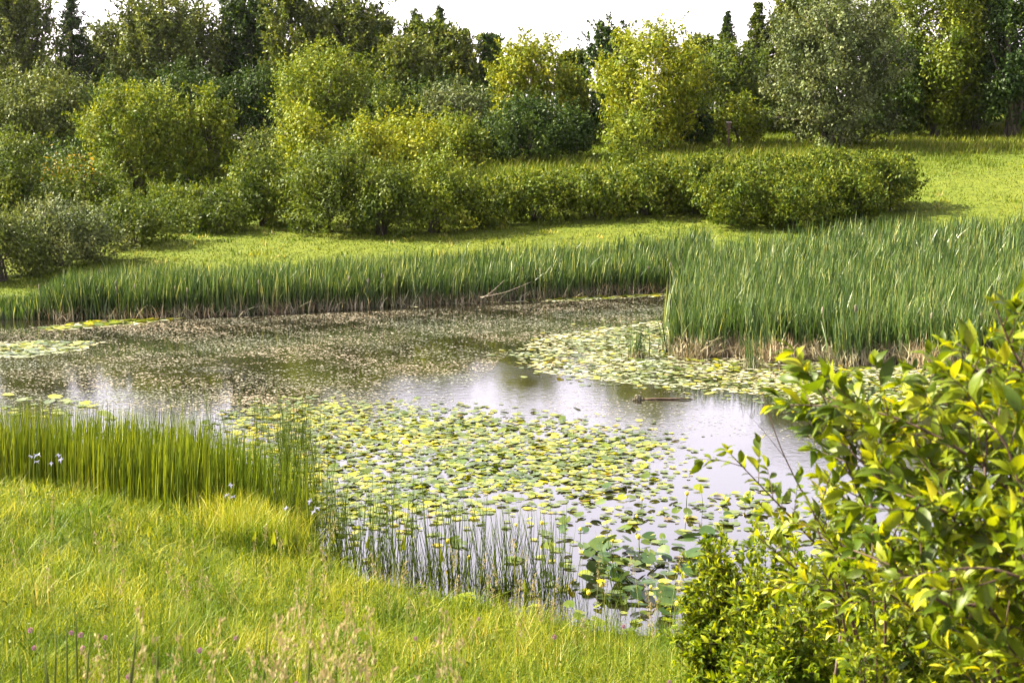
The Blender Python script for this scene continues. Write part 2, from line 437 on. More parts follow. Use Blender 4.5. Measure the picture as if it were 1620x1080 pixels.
xs = np.concatenate([[-900, -600, -300, -180, -120, -90, -70], np.arange(-55, 55.1, 0.5), [70, 90, 120, 180, 300, 600, 900]])
ys = np.concatenate([[-500, -200, -80, -40, -20, -8], np.arange(-2, 100.1, 0.5), [104, 110, 120, 140, 180, 250, 400, 700, 1000]])
g = grid_object('ground', xs, ys, height, ground_mat()); tag(g, kind='structure')
wx0, wx1, wy0, wy1 = POND[:, 0].min() - 1, POND[:, 0].max() + 1, POND[:, 1].min() - 1, POND[:, 1].max() + 1
w = MB().add([(wx0, wy0, 0), (wx1, wy0, 0), (wx1, wy1, 0), (wx0, wy1, 0)], [[0, 1, 2, 3]]).build('water', water_mat()); tag(w, kind='structure')

# ------------------------------------------------------------------ trees and shrubs
def crown_sprays(kind, Hc, Rc, rng, n, lr):
    """sprays (start, end, radius, pointiness): the leafy ends of the limbs"""
    S = []
    if kind in ('round', 'mound', 'airy'):
        for i in range(n):
            a = rng.uniform(0, 2 * np.pi)
            u = rng.uniform(-0.95, 1)
            rr = math.sqrt(max(0.0, 1 - abs(u) ** 2.4))
            if kind == 'mound' and u < 0: rr = 1 - 0.22 * u * u
            f = rng.uniform(0.62, 0.93) if rng.random() < 0.8 else rng.uniform(0.2, 0.6)
            lump = 1 + 0.10 * math.sin(a * 3 + rng.uniform(0, 1)) + rng.normal(0, 0.09)
            e = np.array([math.cos(a) * rr * Rc * f * lump, math.sin(a) * rr * Rc * f * lump, Hc * (0.5 + 0.5 * u * (0.75 + 0.25 * f) * lump)])
            s = np.array([e[0] * 0.6, e[1] * 0.6, e[2] - lr * (0.5 if u > 0 else 0.1)])
            S.append((s, e + np.array([0, 0, lr * 0.5 * rng.random()]), lr * rng.uniform(0.55, 1.35), 0.5))
    elif kind == 'spruce':
        lv = n // 6
        for i in range(lv):
            t = (i + rng.random()) / lv
            for k in range(6):
                a = rng.uniform(0, 2 * np.pi)
                r = Rc * (1 - t) ** 0.9 * rng.uniform(0.7, 1.35) + 0.1
                z = Hc * t
                S.append((np.array([0, 0, z + r * 0.1]), np.array([math.cos(a) * r, math.sin(a) * r, z - r * 0.05 + rng.normal(0, 0.2)]), lr * (0.45 + 0.8 * (1 - t)) * rng.uniform(0.6, 1.3), 0.9))
        S.append((np.array([0, 0, Hc * 0.9]), np.array([0, 0, Hc * 1.0]), lr * 0.3, 1.0))
    elif kind == 'poplar':
        for i in range(n):
            t = rng.random() * 0.92
            a = rng.uniform(0, 2 * np.pi)
            r = Rc * math.sin(math.pi * min(0.97, 0.22 + 0.70 * t)) ** 0.8 * rng.uniform(0.35, 1.0)
            z = Hc * t * rng.uniform(0.9, 1.0)
            up = rng.uniform(0.8, 1.8) * lr * 2
            e = np.array([math.cos(a) * r, math.sin(a) * r, min(Hc * rng.uniform(0.94, 1.0), z + up)])
            S.append((np.array([e[0] * 0.8, e[1] * 0.8, e[2] - up]), e, lr * rng.uniform(0.6, 1.15), 1.0))
    elif kind == 'layered':
        for i in range(n):
            t = rng.uniform(0.25, 1)
            a = rng.uniform(0, 2 * np.pi)
            r = Rc * (0.5 + 0.5 * math.sin(math.pi * t * 0.9)) * rng.uniform(0.4, 1)
            e = np.array([math.cos(a) * r, math.sin(a) * r, Hc * t])
            S.append((np.array([e[0] * 0.55, e[1] * 0.55, e[2] - 0.16 * Hc]), e, lr * 0.62, 1.2))
    return S

def spray_points(S, N, rng):
    wts = np.array([(np.linalg.norm(e - s) + r) * r for s, e, r, p in S]); wts /= wts.sum()
    idx = rng.choice(len(S), N, p=wts)
    s = np.array([x[0] for x in S])[idx]; e = np.array([x[1] for x in S])[idx]
    r = np.array([x[2] for x in S])[idx]; pt = np.array([x[3] for x in S])[idx]
    t = rng.beta(1.6, 1.2, N)
    prof = np.where(pt > 0.7, (1.05 - t) ** (0.7 * pt) * np.clip(t * 4, 0.3, 1), 1.0)
    d = unit(rng.normal(size=(N, 3)))
    rad = r * prof * (rng.uniform(0.0, 1, N) ** 0.42) * (1 + 0.25 * np.sin(d[:, 0] * 6 + idx) * np.sin(d[:, 2] * 5 + idx * 1.7))
    P = s + (e - s) * t[:, None] + d * rad[:, None]
    return P, d, idx

def plant(name, px, ytop, wpx, D, kind, mat, label, cat, seed, group=None, ybase=None, n=None, lr=None, leaf=None, dens=1.0,
          bare=0.12, trunk=True, extra=None, lean=0.0, squash=1.0, aspect=0.55):
    """a tree or shrub whose trunk stands on the ground at depth D; top of crown seen at ytop, crown wpx wide"""
    rng = np.random.default_rng(seed)
    top = at(px, ytop, D)
    x = top.x; z0 = H(x, D)
    if ybase is not None:
        z0 = max(z0, at(px, ybase, D).z)   # only used on slopes to keep the root on visible ground
        z0 = H(x, D)
    Ht = max(0.6, top.z - z0)
    Rc = wpx * D / F / 2 * (1.18 if D > 97 and kind == 'poplar' else 1.0) * (1.1 if kind == 'mound' else 1.0)
    zb = Ht * bare
    Hc = Ht - zb
    lr = (lr or max(0.25, min(0.8, Rc * 0.3))) * (0.55 if kind == 'spruce' else 1.1)
    if n is None:
        n = int(np.clip(2.2 * Rc * (Hc + Rc) / (lr * lr) * (2.0 if kind in ('poplar', 'spruce') else 1), 26, 330))
    S = crown_sprays(kind, Hc, Rc, rng, n, lr)
    S = [(s + np.array([lean * max(0, s[2]), 0, zb]), e + np.array([lean * max(0, e[2]), 0, zb]), r, p) for s, e, r, p in S]
    leaf = leaf or D * (2.1 if kind == 'spruce' else 3.2 if D > 97 else 2.9) / 1422
    area = (2 * Rc * Hc) / (leaf * leaf)
    N = int(np.clip(area * (15 if D > 97 else 10) * dens, 3000, 60000))
    P, d, idx = spray_points(S, N, rng)
    P[:, 1] *= squash
    keep = P[:, 2] > 0.03
    P, d, idx = P[keep], d[keep], idx[keep]
    A = unit(d * 0.5 + rng.normal(size=P.shape) * 0.7 + np.array([0, 0, -0.25]))
    root = empty(name, (x, D, z0), 0)
    tag(root, label, cat, group)
    sz = leaf * rng.uniform(0.65, 1.3, len(P))
    rv = np.clip(0.45 * rng.random(len(P)) + 0.55 * rng.random(len(S))[idx], 0, 1)
    nor = unit(d * [1, 1, 0.8] + np.array([0, 0, 0.45])) + rng.normal(size=P.shape) * (0.75 if kind in ('poplar', 'spruce') else 0.4)
    mb = MB(); leafcloud(mb, P, A, sz * 1.25, sz * aspect * 1.25, rng, rv, nor=nor)
    # short leafy shoots standing out of the outline
    ns = int(n * 2.4)
    si = rng.integers(0, len(S), ns)
    SP_, SA = [], []
    for i in si:
        s, e, r, p = S[i]
        dd = unit(np.array([rng.normal(0, 0.6), rng.normal(0, 0.6), rng.uniform(0.3, 1.2)]))
        st = e + dd * r * 0.6
        L_ = r * rng.uniform(0.6, 1.5)
        k = 12
        tt = rng.random(k)[:, None]
        SP_.append(st + dd * L_ * tt + rng.normal(0, leaf * 0.35, (k, 3)) * (1.2 - tt)); SA.append(dd + rng.normal(0, 0.7, (k, 3)))
    SP_ = np.concatenate(SP_); SA = np.concatenate(SA); kk = SP_[:, 2] > 0.05
    leafcloud(mb, SP_[kk], SA[kk], leaf * 1.1, leaf * 0.6, rng)
    mb.build('crown' if cat == 'tree' else 'foliage', M[mat], root)
    if extra:
        P2, d2, _ = spray_points([S[j] for j in np.argsort([-s[1][2] for s in S])[:max(3, n // 8)]], int(N * 0.04), rng)
        m2 = MB(); leafcloud(m2, P2, rng.normal(size=P2.shape), leaf * 1.2, leaf * 0.7, rng); m2.build('young_leaves', M[extra], root)
    if trunk:
        tb = MB()
        r0 = 0.02 * Ht + 0.03 * Rc * 0.5 + 0.015
        multi = kind == 'mound' or (kind == 'round' and Ht < 9)
        limbs = rng.choice(len(S), min(len(S), 14 if cat == 'tree' else 9), replace=False)
        if not multi:
            hh = Ht * (0.93 if kind in ('spruce', 'poplar') else 0.7)
            pts = [(rng.normal(0, 0.02) * Ht * (k > 0) * 0.5 + lean * max(0, hh * k / 7 - zb), rng.normal(0, 0.01) * Ht * (k > 0), hh * k / 7 - (0.15 if k == 0 else 0)) for k in range(8)]
            tube(tb, pts, [r0 * (1.25 if k == 0 else 1 - 0.12 * k) for k in range(8)], 7)
            for i in limbs:
                s, e, r, p = S[i]
                zz = min(max(e[2] - 0.35 * Hc, zb * 0.8), hh)
                k = zz / hh * 7; a0 = np.array(pts[int(k)]); a1 = np.array(pts[min(7, int(k) + 1)]); b0 = a0 + (a1 - a0) * (k - int(k))
                mid = (b0 + e) / 2 + np.array([0, 0, 0.05 * Hc])
                tube(tb, [b0, mid, e], [r0 * 0.4, r0 * 0.25, r0 * 0.06], 5)
        else:
            for i in limbs:
                s, e, r, p = S[i]
                b0 = np.array([rng.normal(0, Rc * 0.08), rng.normal(0, Rc * 0.08), -0.1])
                q = b0 + (e - b0) * 0.35 + np.array([0, 0, 0.12 * Ht]) - np.array([e[0], e[1], 0]) * 0.12
                q2 = b0 + (e - b0) * 0.7 + np.array([0, 0, 0.05 * Ht])
                tube(tb, [b0, q, q2, e], [r0 * 0.6, r0 * 0.45, r0 * 0.28, r0 * 0.06], 5)
        tb.build('trunk' if cat == 'tree' else 'stems', BARK, root)
    return root

BG = 'tall trees of the wood behind the pond'
MD = 'rounded trees and bushes on the slope'
HG = 'low bramble bushes along the lawn'
trees = [
 # name, px, ytop, w, D, kind, mat, label, cat, kwargs
 ('poplar_tree', 22, -25, 120, 100, 'poplar', 'grey', 'hazy tall poplar touching the left edge of the photo, behind the green bush', 'tree', dict(group=BG)),
 ('spruce_tree', 112, 2, 150, 104, 'spruce', 'spruce', 'dark bluish conifer with a wispy top, second tall tree from the left', 'tree', dict(group=BG, bare=0.05)),
 ('birch_tree', 178, 52, 80, 108, 'poplar', 'grey', 'small hazy tree in the dip between the dark conifer and the wide birch', 'tree', dict(group=BG)),
 ('birch_tree', 262, 14, 165, 102, 'poplar', 'grey', 'wide greyish birch with many fine upright tips, left part of the wood', 'tree', dict(group=BG, dens=1.1)),
 ('spruce_tree', 392, -6, 120, 104, 'poplar', 'dark', 'very dark green tree with a pointed double top right of the wide birch', 'tree', dict(group=BG, lr=0.6)),
 ('spruce_tree', 356, 30, 50, 106, 'spruce', 'spruce', 'slim dark conifer spire at the left flank of the dark double topped tree', 'tree', dict(group=BG)),
 ('aspen_tree', 460, -22, 80, 101, 'poplar', 'poplar', 'airy tall aspen reaching above the top edge with sky showing through', 'tree', dict(group=BG, dens=0.75)),
 ('poplar_tree', 508, 24, 60, 106, 'poplar', 'grey', 'narrow tree squeezed between the airy aspen and the pointed poplars', 'tree', dict(group=BG)),
 ('poplar_tree', 556, 0, 100, 102, 'poplar', 'poplar', 'green poplar with sharp upright tips touching the top edge, centre left', 'tree', dict(group=BG)),
 ('poplar_tree', 598, 38, 70, 104, 'poplar', 'poplar', 'shorter pointed poplar just right of the tallest pointed one', 'tree', dict(group=BG)),
 ('spruce_tree', 656, 22, 80, 106, 'spruce', 'spruce', 'dark conifer with a needle thin top, left one of the pair in the middle', 'tree', dict(group=BG)),
 ('poplar_tree', 648, 75, 90, 98, 'poplar', 'poplar', 'lighter green poplar in front of the pair of dark conifers', 'tree', dict(group=BG)),
 ('spruce_tree', 696, 18, 90, 106, 'spruce', 'spruce', 'dark conifer with a needle thin top, right one of the pair in the middle', 'tree', dict(group=BG)),
 ('poplar_tree', 676, 44, 80, 103, 'poplar', 'mid', 'green poplar filling the gap between the two needle topped conifers', 'tree', dict(group=BG)),
 ('poplar_tree', 716, 62, 80, 102, 'poplar', 'poplar', 'green poplar right below the right needle topped conifer', 'tree', dict(group=BG)),
 ('spruce_tree', 735, 66, 90, 104, 'spruce', 'dark', 'dark conifer on the falling shoulder of the wood left of the sky gap', 'tree', dict(group=BG)),
 ('birch_tree', 776, 62, 40, 106, 'poplar', 'dark', 'thin dark sapling with loose tips at the left edge of the sky gap', 'tree', dict(group=BG, dens=0.6)),
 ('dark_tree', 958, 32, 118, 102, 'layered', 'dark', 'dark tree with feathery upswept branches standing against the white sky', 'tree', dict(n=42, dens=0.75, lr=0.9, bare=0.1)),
 ('poplar_tree', 905, 90, 46, 106, 'poplar', 'mid', 'pale thin tree seen between the yellow maple and the dark feathery tree', 'tree', dict(group=BG)),
 ('spruce_tree', 1151, 24, 50, 108, 'spruce', 'spruce', 'small conifer spire alone against the sky, right of the big yellow maple', 'tree', dict(group=BG)),
 ('poplar_tree', 1112, 66, 50, 108, 'poplar', 'mid', 'short thin tree between the yellow maple and the lone conifer spire', 'tree', dict(group=BG)),
 ('pine_tree', 1200, 8, 66, 106, 'spruce', 'mid', 'loose tall pine left of the trees over the silvery willow', 'tree', dict(group=BG)),
 ('poplar_tree', 1256, -6, 84, 106, 'poplar', 'poplar', 'tall poplar behind the left shoulder of the silvery willow', 'tree', dict(group=BG)),
 ('poplar_tree', 1310, 4, 80, 106, 'poplar', 'mid', 'poplar whose top just shows over the crown of the silvery willow', 'tree', dict(group=BG)),
 ('poplar_tree', 1400, 14, 60, 106, 'poplar', 'grey', 'thin tree in the gap between the silvery willow and the big yellow green poplar', 'tree', dict(group=BG)),
 ('ash_tree', 1160, 78, 140, 94, 'round', 'mid', 'mid green tree behind the pale yellow bush and the nest box', 'tree', dict()),
 ('ash_tree', 1095, 95, 90, 92, 'round', 'mid', 'green tree at the right shoulder of the big yellow maple', 'tree', dict()),
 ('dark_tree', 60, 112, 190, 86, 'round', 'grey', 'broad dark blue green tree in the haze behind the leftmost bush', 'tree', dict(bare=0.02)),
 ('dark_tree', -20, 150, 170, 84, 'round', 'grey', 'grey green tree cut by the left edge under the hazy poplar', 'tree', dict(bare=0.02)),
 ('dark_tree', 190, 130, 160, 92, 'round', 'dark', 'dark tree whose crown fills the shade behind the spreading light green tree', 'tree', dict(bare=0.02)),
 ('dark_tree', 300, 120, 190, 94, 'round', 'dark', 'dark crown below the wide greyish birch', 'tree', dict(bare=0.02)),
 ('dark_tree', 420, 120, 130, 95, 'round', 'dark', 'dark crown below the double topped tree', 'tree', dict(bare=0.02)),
 ('maple_tree', 510, 90, 190, 88, 'round', 'lime', 'yellow green maple in front of the wood, left of the poplars', 'tree', dict(group=MD)),
 ('dark_tree', 590, 140, 150, 93, 'round', 'dark', 'dark crown below the pointed poplars', 'tree', dict(bare=0.02)),
 ('dark_tree', 715, 130, 150, 94, 'round', 'dark', 'dark crown at the foot of the pair of conifers', 'tree', dict(bare=0.02)),
 ('young_ash_tree', 618, 146, 110, 84, 'round', 'mid', 'low green bushy tree with drooping layers below the lighter poplar', 'tree', dict(group=MD)),
 ('willow_bush', 722, 138, 120, 84, 'round', 'silver', 'grey green willow bush left of the yellow maple with the dark bush', 'bush', dict(group=MD, bare=0.02)),
 ('maple_tree', 838, 68, 140, 88, 'round', 'maple', 'bright yellow maple above the round dark bush', 'tree', dict(bare=0.1, lr=0.5)),
 ('ash_tree', 905, 112, 70, 90, 'round', 'lime', 'narrow green tree between the two bright yellow maples', 'tree', dict()),
 ('maple_tree', 1035, 52, 212, 82, 'round', 'maple', 'largest bright yellow maple with a deep shaded right side', 'tree', dict(bare=0.04, lr=0.6)),
 ('dark_bush', 842, 160, 150, 78, 'mound', 'dark', 'round dark green bush standing at the back of the grassy slope', 'bush', dict(bare=0.0, lr=0.5)),
 ('dark_bush', 905, 178, 60, 80, 'mound', 'dark', 'smaller dark bush grown into the right side of the round dark one', 'bush', dict(bare=0.0)),
 ('airy_shrub', 1000, 192, 110, 72, 'airy', 'lime', 'pale airy shrub with bare lower stems in front of the largest maple', 'shrub', dict(dens=0.4, bare=0.1)),
 ('yellow_bush', 1175, 158, 86, 84, 'mound', 'lime', 'pale yellow bush right behind the nest box on its post', 'bush', dict(bare=0.0)),
 ('ash_bush', 1105, 170, 60, 84, 'mound', 'dark', 'dark bush at the foot of the largest maple, left of the nest box', 'bush', dict(bare=0.0)),
 ('willow_tree', 1325, 4, 238, 80, 'round', 'silver', 'big silvery willow with glinting leaves leaning over the grass', 'tree', dict(bare=0.03, lr=0.5, dens=1.15)),
 ('willow_tree', 1420, 60, 120, 86, 'round', 'dark', 'dark tree filling the shade between the silvery willow and the poplar', 'tree', dict(bare=0.03)),
 ('poplar_tree', 1490, -70, 170, 86, 'round', 'lime', 'big yellow green poplar reaching out of the top edge at the right', 'tree', dict(bare=0.03)),
 ('poplar_tree', 1556, -60, 130, 88, 'round', 'silver', 'poplar with pale glinting leaves behind the dark tree on the right edge', 'tree', dict(bare=0.03)),
 ('dark_tree', 1610, -20, 130, 84, 'round', 'dark', 'very dark tree with a bare lower trunk at the right edge', 'tree', dict(bare=0.07)),
 ('dark_tree', 1530, 90, 120, 90, 'round', 'dark', 'low dark tree in the shade under the two big poplars on the right', 'tree', dict(bare=0.05)),
 ('dark_tree', 1450, 110, 110, 90, 'round', 'dark', 'low dark tree left of the trunks at the right end of the wood', 'tree', dict(bare=0.05)),
 ('birch_tree', 1720, -60, 160, 88, 'round', 'mid', 'green tree just outside the right edge with its leaves reaching in', 'tree', dict(bare=0.1)),
 # middle distance, left
 ('willow_tree', 212, 138, 200, 72, 'round', 'lime', 'light green spreading tree with fan shaped crown in the left middle', 'tree', dict(bare=0.06, lr=0.42, group=MD)),
 ('maple_tree', 330, 150, 96, 73, 'round', 'lime', 'yellowish upright tree right beside the fan shaped light green tree', 'tree', dict(bare=0.08, lr=0.4, group=MD)),
 ('ash_bush', 28, 225, 120, 58, 'mound', 'mid', 'light green bush at the left edge above the silvery willow bush', 'bush', dict(bare=0.0)),
 ('maple_bush', 125, 258, 150, 63, 'mound', 'mid', 'green bush with a few orange and yellow leaves at its tip', 'bush', dict(bare=0.0, extra='orange')),
 ('willow_bush', 88, 328, 190, 50, 'mound', 'silver', 'silvery willow bush at the left end of the cattails', 'bush', dict(bare=0.0, lr=0.35)),
 ('willow_bush', -5, 350, 150, 47.5, 'mound', 'grey', 'grey green bush cut by the left edge beside the water', 'bush', dict(bare=0.0)),
 ('ash_bush', 210, 318, 140, 54, 'mound', 'mid', 'low green bush right of the silvery willow bush', 'bush', dict(bare=0.0)),
 ('ash_bush', 285, 308, 120, 58, 'mound', 'hedge', 'low olive bush in the row over the left cattails, first of two', 'bush', dict(bare=0.0)),
 ('ash_bush', 352, 312, 110, 57, 'mound', 'mid', 'low bush with reddish stems under the yellowish upright tree', 'bush', dict(bare=0.0)),
 ('round_bush', 415, 212, 80, 70, 'mound', 'grey', 'small rounded grey green bush on the slope under the maple', 'bush', dict(bare=0.0)),
 ('ash_bush', 418, 248, 120, 59, 'mound', 'hedge', 'tall olive bush with dense small leaves in the left middle', 'bush', dict(bare=0.0)),
 ('maple_bush', 482, 182, 120, 65, 'round', 'maple', 'yellow green bushy maple standing highest in the middle thicket', 'bush', dict(bare=0.04)),
 ('ash_bush', 520, 244, 150, 57, 'mound', 'mid', 'broad bush with a deep shaded foot in front of the yellow green maple', 'bush', dict(bare=0.0)),
 ('maple_bush', 578, 196, 110, 61, 'round', 'maple', 'yellow green bush between the broad shaded bush and the last one by the lawn', 'bush', dict(bare=0.03)),
 ('ash_bush', 605, 262, 120, 56, 'mound', 'mid', 'dark leaved bush low in the thicket beside the lawn', 'bush', dict(bare=0.0)),
 ('ash_bush', 690, 252, 120, 57, 'mound', 'lime', 'bush with yellow topped twigs at the right end of the thicket', 'bush', dict(bare=0.0)),
 ('yellow_bush', 650, 186, 110, 74, 'mound', 'maple', 'pale yellow bush behind the right end of the thicket', 'bush', dict(bare=0.0)),
 ('yellow_bush', 716, 184, 110, 78, 'mound', 'lime', 'yellow green bush left of the round dark bush', 'bush', dict(bare=0.0)),
 ('ash_bush', 555, 205, 70, 76, 'mound', 'mid', 'green bush peeping out behind the two yellow green maples', 'bush', dict(bare=0.0)),
 ('ash_bush', 300, 230, 150, 80, 'mound', 'dark', 'shady bush behind the stems of the fan shaped tree', 'bush', dict(bare=0.0)),
 # undergrowth closing the foot of the wood
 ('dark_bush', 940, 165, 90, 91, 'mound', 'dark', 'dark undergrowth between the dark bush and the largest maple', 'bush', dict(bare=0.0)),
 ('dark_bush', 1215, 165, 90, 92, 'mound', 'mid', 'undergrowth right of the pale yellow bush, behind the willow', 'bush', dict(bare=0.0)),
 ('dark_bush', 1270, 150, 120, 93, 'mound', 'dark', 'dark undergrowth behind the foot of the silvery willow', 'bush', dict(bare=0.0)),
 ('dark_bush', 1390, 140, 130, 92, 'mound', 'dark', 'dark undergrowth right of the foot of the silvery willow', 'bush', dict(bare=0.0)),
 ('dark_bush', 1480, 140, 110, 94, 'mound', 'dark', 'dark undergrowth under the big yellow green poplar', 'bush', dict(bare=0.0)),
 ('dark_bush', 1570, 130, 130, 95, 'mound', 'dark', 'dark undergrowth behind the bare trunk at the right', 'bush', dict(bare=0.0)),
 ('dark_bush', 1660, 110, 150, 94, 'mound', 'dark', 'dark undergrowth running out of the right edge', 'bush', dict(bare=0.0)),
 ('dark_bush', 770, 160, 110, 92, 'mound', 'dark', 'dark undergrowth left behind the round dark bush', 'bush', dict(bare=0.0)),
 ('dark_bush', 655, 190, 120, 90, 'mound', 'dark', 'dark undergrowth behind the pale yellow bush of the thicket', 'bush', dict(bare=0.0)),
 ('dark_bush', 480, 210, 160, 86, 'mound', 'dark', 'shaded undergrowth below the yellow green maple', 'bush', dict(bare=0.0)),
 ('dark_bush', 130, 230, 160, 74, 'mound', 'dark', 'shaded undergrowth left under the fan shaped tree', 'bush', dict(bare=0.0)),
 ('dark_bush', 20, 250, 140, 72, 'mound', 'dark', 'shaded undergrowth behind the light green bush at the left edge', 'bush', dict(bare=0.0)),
 # hedge along the lawn
 ('bramble_bush', 765, 290, 120, 58.5, 'mound', 'hedge', 'bramble bush next to the thicket, leftmost of the low row along the lawn', 'bush', dict(group=HG, bare=0.0, lr=0.3)),
 ('bramble_bush', 850, 282, 120, 60, 'mound', 'hedge', 'second bramble bush from the left in the low row along the lawn', 'bush', dict(group=HG, bare=0.0, lr=0.3)),
 ('bramble_bush', 935, 278, 120, 60.5, 'mound', 'hedge', 'third bramble bush from the left in the low row along the lawn', 'bush', dict(group=HG, bare=0.0, lr=0.3)),
 ('bramble_bush', 1020, 262, 130, 61, 'mound', 'hedge', 'fourth bramble bush from the left, just below the pale airy shrub', 'bush', dict(group=HG, bare=0.0, lr=0.3)),
 ('bramble_bush', 1110, 258, 130, 61, 'mound', 'hedge', 'bramble bush in the middle of the low row below the nest box', 'bush', dict(group=HG, bare=0.0, lr=0.3)),
 ('bramble_bush', 1165, 280, 120, 58, 'mound', 'hedge', 'bramble bush bulging forward onto the lawn from the low row', 'bush', dict(group=HG, bare=0.0, lr=0.3)),
 ('bramble_bush', 1215, 256, 140, 60.5, 'mound', 'hedge', 'broad bramble bush below the left side of the silvery willow', 'bush', dict(group=HG, bare=0.0, lr=0.3)),
 ('bramble_bush', 1260, 285, 130, 57.5, 'mound', 'hedge', 'low front bramble bush closest to the right cattails', 'bush', dict(group=HG, bare=0.0, lr=0.3)),
 ('bramble_bush', 1320, 246, 140, 60.5, 'mound', 'hedge', 'tallest bramble bush of the low row, below the willow', 'bush', dict(group=HG, bare=0.0, lr=0.3)),
 ('bramble_bush', 1350, 275, 110, 58.5, 'mound', 'hedge', 'bramble bush in front of the tallest one of the low row', 'bush', dict(group=HG, bare=0.0, lr=0.3)),
 ('bramble_bush', 1405, 252, 110, 60.5, 'mound', 'hedge', 'rightmost bramble bush of the low row with its shadow on the lawn', 'bush', dict(group=HG, bare=0.0, lr=0.3)),
]
for i, (nm, px, yt, wd, D, kd, mt, lb, ct, kw) in enumerate(trees):
    plant(nm, px, yt, wd, D, kd, mt, lb, ct, 100 + i, **kw)

# ------------------------------------------------------------------ meadow and lawn grass
def scatter_px(n, rng, x0, x1, y0, y1):
    X = rng.uniform(x0, x1, n); Y = rng.uniform(y0, y1, n)
    return X, Y

def in_view(x, y, m=60):
    px = 810 + F * x / (y * 1.0 + 1e-6)
    return (px > -m - 40) & (px < 1660 + m)

rng = np.random.default_rng(5)
def near_grass():
    mb = MB()
    # perspective-uniform scatter: density falls with distance
    n = 185000
    y = 6.3 * (24 / 6.3) ** rng.random(n)
    x = y * rng.uniform(-0.46, 0.56, n)
    d = pond_sdf(x, y)
    pn = bumps(x, y, 1.7, 4)
    k = (d > 0.05) & (d < 16)
    x, y, d, pn = x[k], y[k], d[k], pn[k]
    z = height(x, y)
    P = np.stack([x, y, z - 0.02], -1)
    n = len(x)
    hgt = (0.13 + 0.14 * rng.random(n) ** 1.5) * (1 + 0.35 * pn) * (1 + 0.25 * np.exp(-d / 0.8))
    wdt = 0.0035 + 0.00045 * y * rng.uniform(0.6, 1.4, n)
    hgt *= 1 + 0.45 * bumps(x, y, 5.0, 8) * rng.random(n)
    blades(mb, P, hgt, wdt, rng, 0.5, 0.7, 4, np.clip(rng.random(n) * 0.8 + 0.2 * (pn * 0.5 + 0.5), 0, 1), wind=(0.05, -0.01))
    return mb.build('meadow_grass', M['grass'])
tag(near_grass(), 'tall yellow green meadow grass sloping down to the near shore', 'grass', kind='stuff')

def coarse_tufts():
    mb = MB(); C_ = 1600
    y = 6.5 * (21 / 6.5) ** rng.random(C_); x = y * rng.uniform(-0.40, 0.42, C_)
    k = pond_sdf(x, y) > 0.15; x, y = x[k], y[k]
    m_ = 16; X = np.repeat(x, m_) + rng.normal(0, 0.06, len(x) * m_); Y = np.repeat(y, m_) + rng.normal(0, 0.06, len(x) * m_)
    hh = np.repeat(rng.uniform(0.2, 0.42, len(x)) + 0.2 * np.exp(-pond_sdf(x, y) / 0.7), m_) * rng.uniform(0.6, 1.1, len(X))
    blades(mb, np.stack([X, Y, height(X, Y) - 0.02], -1), hh, rng.uniform(0.005, 0.011, len(X)), rng, 0.25, 0.5, 4, np.clip(np.repeat(rng.random(len(x)), m_) + rng.normal(0, 0.1, len(X)), 0, 1))
    return mb.build('coarse_grass', M['tuft'])
tag(coarse_tufts(), 'coarser darker grass tufts scattered through the near meadow', 'grass', kind='stuff')

def broad_herbs():
    """clover and other broad little leaves between the grass blades"""
    mb = MB()
    n = 26000
    y = 6.5 * (21 / 6.5) ** rng.random(n); x = y * rng.uniform(-0.40, 0.42, n)
    pn = bumps(x, y, 1.1, 9)
    k = (pond_sdf(x, y) > 0.3) & (pn + rng.normal(0, 0.35, n) > 0.1)
    x, y = x[k], y[k]; z = height(x, y) + rng.uniform(0.05, 0.2, len(x))
    leafcloud(mb, np.stack([x, y, z], -1), rng.normal(size=(len(x), 3)) * [1, 1, 0.4], 0.035 * rng.uniform(0.6, 1.4, len(x)), 0.02, rng, rng.random(len(x)) * 0.6)
    return mb.build('clover_leaves', M['lawn'])
tag(broad_herbs(), 'low clover and herb leaves growing through the meadow grass', 'ground cover', kind='stuff')

def far_grass():
    mb = MB()
    n = 190000
    y = 40 * (100 / 40) ** rng.random(n); x = y * rng.uniform(-0.42, 0.42, n)
    d = pond_sdf(x, y)
    k = d > 1.5; x, y = x[k], y[k]; n = len(x)
    z = height(x, y)
    slope = sstep(66, 74, y)
    # short lawn in front, uncut grass up the slope behind the bushes
    hgt = 0.05 + 0.04 * rng.random(n) + slope * 0.32 * rng.random(n) * (x < 24)
    blades(mb, np.stack([x, y, z - 0.01], -1), hgt, 0.0007 * y * rng.uniform(0.6, 1.3, n), rng, 0.35, 0.4, 2, rng.random(n) * 0.6 + 0.2, wind=(0.1, 0))
    return mb.build('lawn_grass', M['lawn'])
def lawn_weeds():
    mb = MB(); C_ = 1500
    y = 46 * (92 / 46) ** rng.random(C_); x = y * rng.uniform(-0.36, 0.42, C_); k = pond_sdf(x, y) > 2; x, y = x[k], y[k]
    X = np.repeat(x, 9) + rng.normal(0, 0.14, len(x) * 9); Y = np.repeat(y, 9) + rng.normal(0, 0.14, len(x) * 9)
    blades(mb, np.stack([X, Y, height(X, Y) - 0.01], -1), np.repeat(rng.uniform(0.1, 0.28, len(x)), 9) * rng.uniform(0.6, 1.1, len(X)), rng.uniform(0.03, 0.06, len(X)), rng, 0.4, 0.4, 3, np.repeat(rng.random(len(x)), 9))
    return mb.build('lawn_weeds', M['tuft'])
tag(lawn_weeds(), 'coarser weedy tufts dotted over the far lawn', 'weeds', kind='stuff')
tag(far_grass(), 'short bright green grass on the lawn beyond the cattails', 'grass', kind='stuff')

